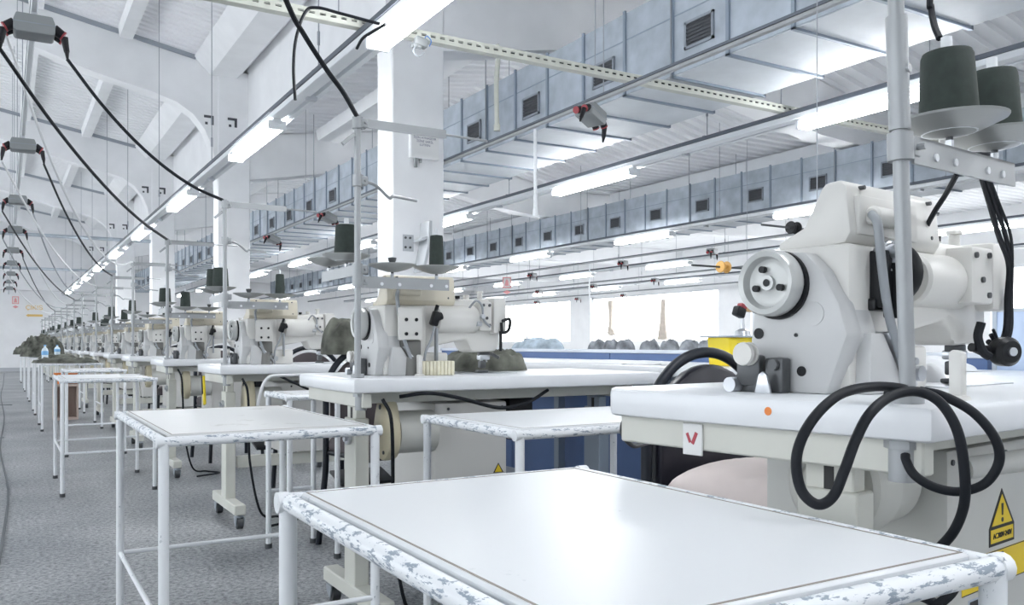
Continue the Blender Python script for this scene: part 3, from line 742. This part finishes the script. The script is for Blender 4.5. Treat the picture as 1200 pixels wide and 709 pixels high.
# thread cones on the dishes: (along arm x / along arm y, offset)
firstc = True
def put_cone(k, spot, label, s=1.0):
    global firstc
    st = stds[k]; az = .335 if k == 0 else .30
    lp = {'xi': (.148 if k == 0 else .115, 0, az + .045), 'xo': (.305 if k == 0 else .27, 0, az + .045), 'yi': (0, .10, az + .078), 'yo': (0, .27, az + .078)}[spot]
    o = coneP if firstc else dup(coneP); firstc = False
    o.location = st.location + st.rotation_euler.to_matrix() @ Vector((lp[0], lp[1], lp[2] - .008)); o.rotation_euler = st.rotation_euler
    o.scale = (s, s, 1.0 if s > .9 else 1.05)
    tag(o, label, 'thread cone', 'dark green thread cones')
sn = {'xi': 'inner right dish', 'xo': 'outer right dish', 'yi': 'inner rear dish', 'yo': 'outer rear dish'}
lay = {0: [('xi', 1), ('xo', 1)], 1: [('xo', .62), ('yi', 1)], 2: [('yi', 1), ('xo', .6), ('yo', .9)]}
for k in range(NST):
    for sp, s in lay.get(k) or [(['xi', 'xo', 'yi', 'yo'][(k + j * 2 + (k // 3)) % 4], .72 + .3 * rnd.random()) for j in range(2 + (k % 2))]:
        put_cone(k, sp, 'dark green thread cone, %s, %s' % (sn[sp], nth(k, 'thread stand')), s)

# chairs behind the tables
chs = [(0, 1.57, 1.47, 0), (1, 1.45, 3.52, R(10)), (2, 1.62, 5.05, R(-6)), (3, 1.50, 6.85, R(5)), (4, 1.45, 8.7, R(-10)), (5, 1.55, 10.5, R(8)), (7, 1.5, 14.1, 0), (9, 1.45, 17.7, R(12))]
for n, (k, x, y, rz) in enumerate(chs):
    o = ch0 if n == 0 else (chP if n == 1 else dup(chP))
    o.location = (x, y, 0); o.rotation_euler = (0, 0, rz)
    tag(o, ['black vinyl chair with round tube back and a pink cushion', 'dark brown padded chair, turned, behind the second sewing machine from the camera', 'dark brown padded chair behind the third sewing machine from the camera'][n] if n < 3 else 'dark brown padded chair behind the %s' % nth(k, 'sewing machine'), 'chair', 'chairs behind the sewing tables')
def pillow(name, w, d, h, m, seed, n=22, wr=.12):
    rg = random.Random(seed); ph = [(rg.uniform(2, 9), rg.uniform(0, 6), rg.uniform(2, 9)) for _ in range(5)]
    vs = []; fs = []
    for s in (1, -1):
        for i in range(n + 1):
            for j in range(n + 1):
                u, v = i / n * 2 - 1, j / n * 2 - 1
                e = max(0, (1 - u ** 4)) ** .5 * max(0, (1 - v ** 4)) ** .5
                wv = sum(math.sin(a * u + b + c * v) for a, b, c in ph) / 5
                zz = h * .5 * e * (1 + wr * wv * (2 if s > 0 else .3))
                vs.append((u * w / 2 * (1 - .06 * (1 - v * v) * (abs(u) > .9)), v * d / 2, h * .5 + s * zz))
    N = (n + 1) ** 2
    for s in range(2):
        for i in range(n):
            for j in range(n):
                a = s * N + i * (n + 1) + j; fs.append((a, a + 1, a + n + 2, a + n + 1))
    b = MB().add(vs, fs); o = b.build(name, m, ang=180)
    bm = bmesh.new(); bm.from_mesh(o.data); bmesh.ops.remove_doubles(bm, verts=bm.verts, dist=1e-4); bmesh.ops.recalc_face_normals(bm, faces=bm.faces); bm.to_mesh(o.data); bm.free()
    o.data.shade_smooth()
    return o
o = pillow('seat_cushion', .42, .40, .13, PINK, 4); o.location = (1.59, 1.41, .478); o.rotation_euler = (0, 0, R(10))
tag(o, 'pale pink cushion lying on the seat of the black vinyl chair', 'cushion')
def heap(name, w, d, h, m, seed, n=26, rough=.35, folds=3.0):
    rg = random.Random(seed); ph = [(rg.uniform(-1, 1) * 7 * folds, rg.uniform(0, 6), rg.uniform(-1, 1) * 7 * folds, rg.uniform(.3, 1)) for _ in range(9)]
    vs = []; fs = []
    for i in range(n + 1):
        for j in range(n + 1):
            u, v = i / n * 2 - 1, j / n * 2 - 1
            r = (abs(u) ** 2.6 + abs(v) ** 2.6) ** (1 / 2.6)
            e = max(0, 1 - r ** 3) ** .5 if r < 1 else 0
            wv = sum(a4 * math.sin(a * u + b + c * v) for a, b, c, a4 in ph) / 4
            f = 1 / max(r, 1) if r > 1 else 1
            vs.append((u * f * w / 2 * (1 + .05 * wv), v * f * d / 2 * (1 + .05 * wv), max(.0, h * e * (1 + rough * wv)) + .002))
    for i in range(n):
        for j in range(n):
            a = i * (n + 1) + j; fs.append((a, a + 1, a + n + 2, a + n + 1))
    rim = [j for j in range(n + 1)] + [i * (n + 1) + n for i in range(1, n + 1)] + [n * (n + 1) + j for j in range(n - 1, -1, -1)] + [i * (n + 1) for i in range(n - 1, 0, -1)]
    fs.append(tuple(rim))
    return MB().add(vs, fs).build(name, m, ang=60)
o = heap('khaki_cloth', .34, .22, .085, KHAKI, 11); o.location = (1.62, 2.93, TT); tag(o, 'crumpled khaki cloth under the arm of the second sewing machine', 'cloth')
o = heap('khaki_cloth', .17, .17, .16, KHAKI, 21, rough=.12, folds=1.2); o.location = (1.31, 3.72, .84); tag(o, 'khaki cloth hung over the top of the turned brown chair', 'cloth')
t = thing('sponge_block', 'cream ribbed sponge block beside the second sewing machine', 'sponge', (1.245, 2.60, TT))
b = MB()
for i in range(9): b.bb(-.06 + i * .0135, -.06 + i * .0135 + .0125, -.03, .04, 0, .048, .004)
b.build('ribbed_pad', YPAD, t)
o = MB()
t = thing('guide_post', 'short cream post with a foot beside the nearest sewing machine', 'guide post', (1.135, .70, TT + HEIGHT0))
b = MB(); b.prism([(-.009, .0), (.009, 0), (.010, .066), (.004, .070), (-.009, .066)], 'x', -.007, .007, .002); b.build('post', MACH, t)
b = MB(); b.lathe([(0, 0), (.017, 0), (.016, .005), (.010, .007), (0, .007)], (0, 0, 0), (0, 0, 1), 18); b.build('foot_plate', MACH, t)
o = dup(t); o.location = (1.17, 2.56, TT); tag(o, 'short cream post beside the second sewing machine and the sponge', 'guide post')
# flat sheet stacks / cloth on the near table's far part
t = thing('white_cloth', 'white cloth piece lying behind the arm of the nearest sewing machine', 'cloth', (1.50, 1.12, TT + HEIGHT0)); 
h_ = heap('folded_cloth', .40, .20, .05, DENIM, 31, rough=.12); h_.parent = t
# small orange sticker on the near table edge
# yellow scraper under third table
t = thing('yellow_scraper', 'yellow and black scraper hanging from the left end of the third sewing table', 'scraper', (.886, 4.60, .65))
b = MB(); b.box((0, 0, .0), (.012, .035, .15), (R(-14), 0, 0), .004); b.build('yellow_body', YEL, t)
b = MB(); b.box((-.008, .008, .03), (.006, .02, .10), (R(-14), 0, 0), .002); b.build('black_strip', BLACKP, t)

# ------------------------------------------------------------------ low work tables
work_table(.49, .70, .685, TTOP, 'flb', 'largest white work table with chipped tube rim filling the lower middle', (.338, .475, 0), R(0), 'chipped work tables', r=.0125)
work_table(.50, .83, .685, TTOPD, 'flb', 'chipped white work table in the left foreground, second along the aisle', (.305, 2.03, 0), 0, 'chipped work tables')
work_table(.68, .52, .685, TTOP, 'b', 'white work table between the nearest and second sewing tables', (1.06, 1.745, 0), 0, 'chipped work tables')
work_table(.50, .80, .685, TTOP, 'flb', 'white work table with empty thick top, third along the aisle', (.29, 5.60, 0), 0, 'chipped work tables')
aw = [(9.9, 'fourth along the aisle under flat khaki cloths'), (12.2, 'fifth along the aisle holding the blue bottle'), (15.1, 'sixth along the aisle under the big khaki pile'), (18.4, 'seventh along the aisle, far back'), (22.5, 'eighth along the aisle, close to the back wall')]
for i, (y, s) in enumerate(aw):
    work_table(.55, .80, .69, TTOP, 'lr', 'white work table ' + s, (.33, y, 0), 0, 'chipped work tables')
work_table(.20, .32, .685, TTOP, 'fb', 'narrow white work table glimpsed under the left end of the second sewing table', (.99, 3.42, 0), 0, 'chipped work tables')
work_table(.42, .52, .685, TTOPD, 'fl', 'white work table squeezed before the fourth sewing table', (.42, 7.55, 0), 0, 'chipped work tables')
for i, (x, y, w, d, h, lab) in enumerate([(.56, 9.95, .62, .5, .05, 'flat khaki cloths spread on the fourth aisle table'), (.62, 10.55, .5, .35, .04, 'thin khaki cloth at the rear of the fourth aisle table'),
        (.52, 15.2, .62, .7, .30, 'tall khaki garment pile on the sixth aisle table'), (.46, 18.55 - .2 + .45, .5, .5, .22, 'khaki garments at the rear of the seventh aisle table'), (.60, 12.6, .45, .5, .06, 'flat khaki cloth beside the blue bottle'), (.36, 18.35, .45, .4, .14, 'dark khaki cloth at the front of the seventh aisle table')]):
    o = heap('khaki_garments', w, d, h, KHAKI, 40 + i); o.location = (x, y + .2, .69 if i not in (2,) else .69); tag(o, lab, 'cloth')
t = thing('water_bottle', 'blue-labelled water bottle on the fifth aisle table', 'bottle', (.44, 12.25, .69))
MB().lathe([(0, 0), (.045, 0), (.048, .02), (.046, .09), (.048, .15), (.040, .19), (.016, .22), (.016, .24), (0, .24)], (0, 0, 0), n=20).build('bottle_body', WATERC, t)
MB().lathe([(.0485, .085), (.0495, .09), (.0495, .15), (.0485, .155)], (0, 0, 0), n=20).build('blue_label', WATER, t)
MB().lathe([(0, .24), (.018, .24), (.018, .262), (0, .262)], (0, 0, 0), n=14).build('cap', WATER, t)
t.scale = (.8, .8, .72); o = dup(t); o.location = (.60, 12.75, .69 + .055); o.scale = (.75, .75, .5); tag(o, 'smaller blue-labelled bottle behind the tall one', 'bottle')
MBx = MB(); MBx.bb(-.13, .13, -.13, .13, 0, .03, .004); MBx.bb(-.13, .13, -.13, .13, .39, .42, .004); MBx.bb(-.13, -.11, -.13, .13, .03, .39); MBx.bb(.11, .13, -.13, .13, .03, .39); MBx.bb(-.11, .11, .11, .13, .03, .39); o = MBx.build('open_box', mat('box_pinkish', (.50, .40, .35), .7)); o.location = (.62, 11.35, 0); tag(o, 'open pinkish box on the floor under the orange crate', 'box')
t = thing('orange_crate', 'orange plastic crate on the open pinkish box by the aisle tables', 'crate', (.62, 11.35, .42)); t.scale = (.62, .62, .62)
b = MB(); b.bb(-.19, .19, -.14, .14, 0, .012); b.bb(-.19, .19, -.14, -.13, 0, .20); b.bb(-.19, .19, .13, .14, 0, .20); b.bb(-.19, -.18, -.14, .14, 0, .20); b.bb(.18, .19, -.14, .14, 0, .20); b.build('crate_shell', ORANGE, t)
b = MB(); b.bb(-.20, .20, -.15, -.14, .185, .205); b.bb(-.20, .20, .14, .15, .185, .205); b.bb(-.20, -.19, -.15, .15, .185, .205); b.bb(.19, .20, -.15, .15, .185, .205); b.build('rim', ORANGE, t)

# ------------------------------------------------------------------ partition, long table and goods behind the row
pt = thing('blue_partition', 'low blue panel partition running behind the sewing row', 'partition', (2.97, 1.72, 0))
for k in range(4):
    b = MB(); b.bb(0, .03, k * 1.09 + .003, (k + 1) * 1.09 - .003, .05, .838); b.build('panel', BLUE, pt)
b = MB(); b.bb(-.006, .036, 0, 4.37, .838, .858, .003, 1); b.build('top_cap', mat('cap_pale', (.62, .66, .72), .4), pt)
b = MB(); b.bb(-.002, .032, 0, 4.37, 0, .05); b.build('plinth', GALV, pt)
pt = thing('pale_blue_screen', 'taller pale blue screen at the right edge beyond the nearest machine', 'partition', (2.97, .72, 0))
MB().bb(0, .03, 0, .97, .03, 1.0).build('panel', LBLUE, pt)
b = MB(); b.bb(-.004, .034, -.01, .0, 0, 1.01); b.bb(-.004, .034, .97, .985, 0, 1.01); b.bb(-.004, .034, 0, .97, 1.0, 1.012); b.build('edge_trim', GALV, pt)
lt = thing('long_table', 'long white table along the blue partition behind the sewing row', 'table', (2.24, 1.05, 0))
MB().bb(0, .70, 0, 5.0, .762, .80, .006).build('table_top', TOPW, lt)
for y in (.15, 1.6, 3.2, 4.8):
    for x in (.08, .62):
        MB().bb(x - .025, x + .025, y - .025, y + .025, 0, .762, .003, 1).build('leg', GALVD, lt)
b = MB(); b.bb(.07, .09, .15, 4.8, .70, .76); b.bb(.61, .63, .15, 4.8, .70, .76); b.build('under_rail', GALV, lt)
for i, (x, y, w, d, h, lab) in enumerate([(2.45, 3.2, .35, .9, .012, 'thin white sheet lying along the long table'), (2.62, 1.9, .4, .6, .05, 'white cloth pile on the near end of the long table')]):
    o = heap('white_cloth', w, d, h, DENIM, 60 + i, rough=.15); o.location = (x, y, .80); tag(o, lab, 'cloth')
t = thing('yellow_bin', 'yellow bin with grey tray lid beyond the nearest handwheel', 'bin', P(862, 427, 3.5))
t.location.z = .801
b = MB(); b.prism([(-.09, 0), (.09, 0), (.10, .115), (-.10, .115)], 'y', -.06, .06, .004); b.build('bin_body', YEL, t)
b = MB(); b.bb(-.125, .125, -.08, .08, .115, .122, .002, 1); b.build('tray_lid', GALV, t)
b = MB(); b.box((-.03, -.0612, .085), (.045, .001, .012)); b.box((.03, -.0612, .088), (.03, .001, .01)); b.box((.0, -.0612, .02), (.08, .001, .012)); b.build('worn_print', INK, t)
tl = thing('cutting_tool', 'black and red hand tool with a wooden handle standing on the tray lid', 'tool', (t.location.x + .02, t.location.y, t.location.z + .122))
b = MB(); b.lathe([(0, 0), (.035, 0), (.03, .02), (.012, .03), (.006, .085), (0, .085)], (0.02, 0, 0), n=16); b.build('stand_foot', STEEL, tl)
b = MB(); b.box((0.0, 0, .098), (.05, .035, .042), (0, .35, 0), .008); b.build('tool_head', BLACKP, tl)
b = MB(); b.box((.018, 0, .122), (.035, .03, .02), (0, .35, 0), .006); b.build('red_cap', REDP, tl)
b = MB(); b.cyl((.03, 0, .112), (.13, .02, .108), .012, .010, 12); b.build('wooden_handle', mat('wood_tan', (.55, .36, .18), .6), tl)
# cutting table with bundles beyond the partition
ct = thing('cutting_table', 'white cutting table beyond the blue partition carrying grey bundles', 'table', (3.9, 2.4, 0))
MB().bb(0, 1.1, 0, 6.2, .77, .805, .005).build('table_top', TOPW, ct)
for y in (.2, 3, 6):
    for x in (.1, 1.0): MB().bb(x - .025, x + .025, y - .025, y + .025, 0, .77).build('leg', GALVD, ct)
plc = ['first at the left end', 'second from the left', 'third from the left', 'fourth from the left', 'fifth from the left', 'sixth from the left', 'seventh from the left', 'last by the yellow bin']
for i, px in enumerate((700, 717, 733, 762, 785, 808, 830, 850)):
    u = (px - 600) / 1000; tt = (CS - SN * u) / (SN + CS * u); x = 4.25
    o = heap('grey_bundle', .16, .15, .115, GREYG, 80 + i, 18, .16, 1.2); o.location = (x, x * tt, .805); o.rotation_euler = (0, 0, i * .7)
    tag(o, 'grey garment bundle in the row beyond the partition, ' + plc[i], 'bundle', 'grey bundles beyond the blue partition')
o = heap('pale_blue_garments', .34, .72, .135, BLUEG, 95, 26, .22, 1.6); o.location = (4.3, 6.75, .805); tag(o, 'pale blue garment pile at the left end beyond the partition', 'garments')
for i, (px) in enumerate((618, 625)):
    o = dup(coneP); o.location = P(px, 406, 9.1); o.location.z = .805; o.scale = (1, 1, 1.25); tag(o, 'dark thread cone standing behind the pale blue garment pile, ' + ['left', 'right'][i] + ' of two', 'thread cone', 'cones behind the blue pile')
b = MB(); b.bb(-.4, .4, -.9, .9, .77, .805, .004); 
for sx in (-.35, .35):
    for sy in (-.8, .8): b.bb(sx - .02, sx + .02, sy - .02, sy + .02, 0, .77)
o = b.build('side_table', TOPW); o.location = (5.45, 7.4, 0); tag(o, 'small white table holding two dark thread cones behind the garment pile', 'table')
# cloth strips hanging at the windows
b = MB(); b.prism([(-.10, 1.25), (.10, 1.25), (.04, .55), (.14, .22), (.0, .12), (-.22, .20), (-.16, .32), (-.05, .36)], 'x', -.05, .05, .02); o = b.build('hanging_cloth', BEIGE); o.location = (16.6, 21.75, CAMH + .12); tag(o, 'knotted beige cloth hanging before the window wall', 'cloth')
b = MB(); b.prism([(-.12, 1.2), (.06, 1.2), (.10, .6), (.22, .0), (-.22, .0), (-.14, .5)], 'x', -.03, .03, .015); o = b.build('hanging_cloth', BEIGE); o.location = (16.9, 19.6, CAMH + .12); tag(o, 'straight beige curtain strip hanging at a window pier', 'cloth')

# ------------------------------------------------------------------ signs
t = thing('wall_sign', 'pale box with a printed notice fixed to the nearest column', 'sign', (2.86, 6.2 - .045, H0 + 1.565))
MB().bb(-.125, .125, 0, .045, -.10, .125, .008).build('box_body', CONC, t)
MB().bb(-.115, .12, -.0012, 0, -.095, .12).build('notice', PAPER, t)
NI = mat('ink_grey_violet', (.16, .16, .24), .6)
for i, (s, z) in enumerate((('MORAL\u0130N\u0130Z', .092), ('\u0130\u015e\u0130N AYNASIDIR', .062), ('\u0130S\u0130NE SAR\u0130L', .034), ('L\u00dcTFEN', .006))):
    text(s, .026, NI, t, (.0, -.0016, z), (R(90), 0, 0))
b = MB(); b.cyl((-.07, .02, -.10), (-.07, .02, -.17), .016, n=12); b.cyl((-.03, .02, -.10), (-.03, .02, -.13), .012, n=12); b.build('cable_gland', BOXG, t)
t = thing('wall_bracket_sign', 'white steel bracket bolted to the nearest column above the second machine', 'bracket', (2.78, 6.2, H0 + .80))
b = MB(); b.bb(-.09, .0, -.006, 0, -.07, .06); b.prism([(.06, .16), (.085, .16), (.085, .0), (.02, -.24), (.0, -.24), (.05, .0)], 'y', -.17, -.0, .004); b.prism([(.0, .02), (.08, .05), (.08, .03), (.0, 0)], 'y', -.15, -.0); b.build('bracket_plate', mat('bracket_grey', (.5, .52, .54), .5, metal=.2), t)
b = MB()
for x in (-.07, -.03):
    for z in (-.04, .035): b.cyl((x, -.006, z), (x, -.012, z), .010, n=10)
b.build('bolt', DSTEEL, t)
t = thing('exit_sign', 'amber exit lettering with an arrow bar on the back wall', 'sign', P(40, 363, 28.0)); t.location.y = 31.99
text('\u00c7IKI\u015e', .20, SIGNO, t, (0, -.006, .06), (R(90), 0, 0), depth=.004)
b = MB(); b.prism([(-.24, -.19), (-.16, -.14), (-.16, -.155), (.24, -.155), (.24, -.225), (-.16, -.225), (-.16, -.24)], 'y', -.012, -.0); b.build('arrow_bar', SIGNO, t)
def red_sign(loc, rz, label, s=1.0, m=SIGNR):
    t = thing('wall_sign', label, 'sign', loc, rz)
    b = MB()
    for (x0, x1, z0, z1) in ((-.10, .10, .12, .145), (-.10, .10, -.11, -.085), (-.10, -.075, -.11, .145), (.075, .10, -.11, .145)): b.bb(x0 * s, x1 * s, -.008, 0, z0 * s, z1 * s)
    b.prism([(-.05 * s, -.06 * s), (.05 * s, -.06 * s), (.03 * s, .06 * s), (.0, .10 * s), (-.03 * s, .06 * s)], 'y', -.008, 0)
    b.prism([(-.09 * s, -.21 * s), (.0, -.16 * s), (.09 * s, -.21 * s), (0, -.26 * s)], 'y', -.008, 0); b.build('red_print', m, t)
    MB().bb(-.095 * s, .095 * s, -.004, -.001, -.105 * s, .14 * s).build('sign_plate', PAPER, t)
    return t
p = P(18, 353, 28.0); red_sign((p.x, 31.99, p.z), 0, 'red fire-point pictogram with diamond mark on the back wall', .95, SIGNP)
o = red_sign(P(594, 332, 20.0), R(-30), 'red pictogram sign hanging far off above the pale blue garments', 1.0, SIGNP)
w = MB(); w.cyl((0, 0, .14), (0, 0, 1.4), .005, n=5); w.build('hanger', WIREM, o)

# ------------------------------------------------------------------ cords
def cord(pts, r, m, label, name='power_cord', n=8):
    return tag(MB().tube(pts, r, n, 8).build(name, m), label, 'cord')
def sag(a, b, s): a, b = Vector(a), Vector(b); return [a.lerp(b, f) - Vector((0, 0, s * 4 * f * (1 - f))) for f in (0, .2, .4, .6, .8, 1)]
def pole_top(k): l = stds[k].location; return Vector((l.x, l.y, l.z + .805))
zb = H0 + 1.50 - .075 - .13
a = (BX[0] + .131, 4.37, zb); cord(sag(a, pole_top(2), .10), .0075, CORDB, 'black cord from the nearest aisle box to the third thread stand')
a = (BX[0] - .131, 4.37, zb); cord(sag(a, pole_top(3), .10), .0085, CORDB, 'black cord sloping from the nearest aisle box to the fourth thread stand')
a = (BX[0] - .11, 4.43, zb + .09); cord(sag(a, pole_top(4), .35), .0065, CORDW, 'white cord sagging from the nearest aisle box to the fifth thread stand')
for j, k in enumerate((5, 6, 7, 8, 9, 10, 11, 12)):
    y = LBY[1 + j // 2 if j < 6 else j - 2]; s = -1 if j % 2 else 1
    cord(sag((BX[0] + s * .131, y - .031, zb), pole_top(k), .14 + .05 * (j % 3)), .008, (CORDB, CORDW, CORDG)[j % 3], '%s cord from the left aisle boxes down to the %s' % (('black', 'white', 'grey')[j % 3], nth(k, 'thread stand')))
cord([(BX[0] + .131, 1.72, zb), (.42, 1.98, 2.02), P(335, 0, 2.25), P(356, 40, 2.35), P(383, 82, 2.45), P(402, 108, 2.52), pole_top(1)], .0075, CORDB, 'thick black cord dropping to the second thread stand')
cord([P(346, 117, 3.6), P(344, 80, 3.62), P(347, 45, 3.66), P(358, 14, 3.7), P(372, 9, 3.72), P(400, 16, 3.76), P(445, 28, 3.8)], .007, CORDB, 'black cable looping from the slotted tray to the nearest lamp rail')
cord([P(418, 57, 4.0), P(425, 45, 3.95), P(437, 37, 3.9), P(452, 28, 3.85)], .007, CORDB, 'short black cable between the lamp rail and the tray end')
# hose loops on the nearest table
Zh = 1.03
hose = lambda L, z0=1.03: [P(x, y, z) for x, y, z in L]
cord(hose([(1040, 462, 1.14), (1060, 456, 1.10), (1025, 453, 1.08), (985, 462, 1.03), (952, 492, 1.0), (934, 532, .99), (938, 572, .99), (957, 591, .98), (976, 582, .98), (990, 550, .98), (1003, 515, .99), (1020, 484, 1.0), (1045, 464, 1.03), (1075, 459, 1.04), (1102, 472, 1.03), (1122, 505, 1.02), (1130, 550, 1.02), (1130, 590, 1.03), (1118, 622, 1.06), (1098, 645, 1.08), (1075, 668, 1.1), (1066, 690, 1.12), (1090, 704, 1.12)]), .0062, CORDB, 'thick black hose looped over the left corner of the nearest sewing table', 'hose_cord', 10)
cord(hose([(1078, 458, 1.07), (1105, 464, 1.05), (1140, 483, 1.03), (1165, 512, 1.02), (1171, 540, 1.02), (1155, 566, 1.03), (1125, 576, 1.04), (1095, 571, 1.05), (1072, 557, 1.06), (1062, 540, 1.07), (1061, 533, 1.075)]), .0058, CORDB, 'second black hose curling into the pole socket of the nearest stand', 'hose_cord', 10)
cord([P(1100, 709, 1.2), P(1060, 690, 1.16), P(1040, 700, 1.15), P(1055, 730, 1.15), P(1110, 700, 1.15), P(1125, 668, 1.17)], .007, CORDB, 'black cable bundle under the nearest sewing table', 'hose_cord')
cord([P(760, 518, 1.9), P(742, 522, 1.85), P(730, 508, 1.82), P(733, 492, 1.8), P(750, 488, 1.8)], .006, DSTEEL, 'dark cable loop below the left end of the nearest sewing table', 'hose_cord')
cord([(1.58, 1.30, H0 + 1.54), P(1096, -260, 1.42), P(1090, -20, 1.35), P(1091, 8, 1.35), P(1095, 30, 1.33), P(1101, 45, 1.31)], .005, CORDB, 'black cord coming down behind the nearest thread cone')
# braided leads from the thread stand to the machine head
cord([P(1122, 203, 1.36), P(1108, 228, 1.42), P(1094, 250, 1.46), P(1084, 272, 1.5), P(1082, 300, 1.52)], .0045, CORDB, 'dark braided lead falling behind the control panel of the nearest machine')
for i, (dx, lab) in enumerate(((0, 'thick black lead bundle hanging at the right of the nearest machine'), (8, 'second black lead beside the thick one at the right edge'), (14, 'thin dark lead nearest to the pale blue screen'))):
    cord([P(1150 + dx * .6, 206, 1.40), P(1160 + dx * .8, 240, 1.46), P(1170 + dx, 275, 1.52), P(1182 + dx * .3, 310, 1.58), P(1180 + dx * .4, 350, 1.6), P(1178 + dx * .5, 388, 1.6), P(1168 + dx * .5, 408, 1.6), P(1158 + dx * .4, 400 - dx, 1.59)], (.0050, .0042, .0028)[i], CORDB, lab)
cord([P(1150, 378, 1.55), P(1146, 395, 1.55), P(1152, 412, 1.55), P(1160, 418, 1.55)], .008, CORDB, 'short thick black lead from the face plate of the nearest machine')
t = thing('motor_reel_socket', 'round black plug-in motor at the end of the needle bar on the right', 'motor', P(1170, 412, 1.585))
b = MB(); b.lathe([(0, 0), (.024, 0), (.027, .006), (.027, .026), (.020, .034), (0, .034)], (0, 0, 0), (-.3, -.8, 0), 24); b.cyl((0, 0, 0), (-.07, .01, .008), .008, n=12); b.build('motor_body', BLACKP, t)
b = MB(); b.cyl((-.012, -.028, .0), (-.016, -.037, 0), .008, n=12); b.build('hub', STEEL, t)
# thread reels strung on wires
def reel(loc, m, lab, s, up):
    t = thing('hanging_reel', lab, 'reel', loc, 0)
    b = MB(); b.lathe([(0, -.022), (.022, -.022), (.024, -.018), (.022, -.014), (.010, -.010), (.010, .010), (.022, .014), (.024, .018), (.022, .022), (0, .022)], (0, 0, 0), (1, .1, 0), 24); b.v = [tuple(c * s for c in v) for v in b.v]; b.build('spool', m, t)
    MB().tube([(-.17 * s, 0, 0), (.14 * s, .0, -.002)], .004 * s, 6, 1).build('axle_wire', DSTEEL, t)
    MB().tube([(.13 * s, .0, 0), (.13 * s, 0, up)], .002, 5, 1).build('hanger', WIREM, t)
reel(P(930, 267, 3.2), BLACKP, 'black thread reel on a short wire beside the nearest control panel', 1.0, 1.9)
reel(P(848, 313, 8.5), REELO, 'amber thread reel strung on a wire below the far duct', 2.5, 1.3)
# motor cord loops on the second and third stations
for k in (1, 2, 3):
    x, y = .9, .64 + 1.8 * k
    cord([(x + .16, y + .03, .725), (x + .25, y + .0, .735), (x + .36, y - .0, .715), (x + .50, y + .0, .68), (x + .62, y + .02, .69), (x + .72, y + .04, .73)] if k == 1 else [(x + .28, y + .02, .73), (x + .36, y, .69), (x + .45, y, .655), (x + .56, y, .67), (x + .66, y + .02, .73)], .006, CORDB, 'black cord sagging below the front edge of the %s' % nth(k, 'sewing table'))
    cord([(x + .10, y + .02, .72), (x + .12, y - .0, .66), (x + .13, y + .01, .50), (x + .14, y + .03, .30), (x + .20, y + .06, .05), (x + .3, y + .1, .012), (x + .36, y - .02, .012), (x + .2, y - .1, .010)], .006, CORDB, 'black cord running down to the floor at the %s' % nth(k, 'sewing table'))
cord([(1.06, 4.22, .50), (1.06, 4.18, .62), (1.10, 4.18, .72), (1.2, 4.18, .735), (1.6, 4.19, .735)], .008, CORDW, 'white cable arching under the third sewing table')

# ------------------------------------------------------------------ light, camera, view
w = bpy.data.worlds.new('World'); S.world = w; w.use_nodes = True
bg = w.node_tree.nodes['Background']; bg.inputs[0].default_value = (.90, .95, 1.0, 1); bg.inputs[1].default_value = 2.0
cam = bpy.data.cameras.new('Camera'); co = bpy.data.objects.new('Camera', cam); COL.objects.link(co); S.camera = co
co.location = (0, 0, CAMH); co.rotation_euler = (R(90), 0, -YAW)
cam.sensor_width = 36; cam.lens = 30.0; cam.shift_y = 48.5 / 1200; cam.clip_start = .02; cam.clip_end = 200
S.view_settings.view_transform = 'Standard'; S.view_settings.look = 'None'; S.view_settings.gamma = 1; S.view_settings.use_curve_mapping = False
S.view_settings.exposure = 1.22
S.cycles.use_denoising = True
S.cycles.max_bounces = 10; S.cycles.diffuse_bounces = 7
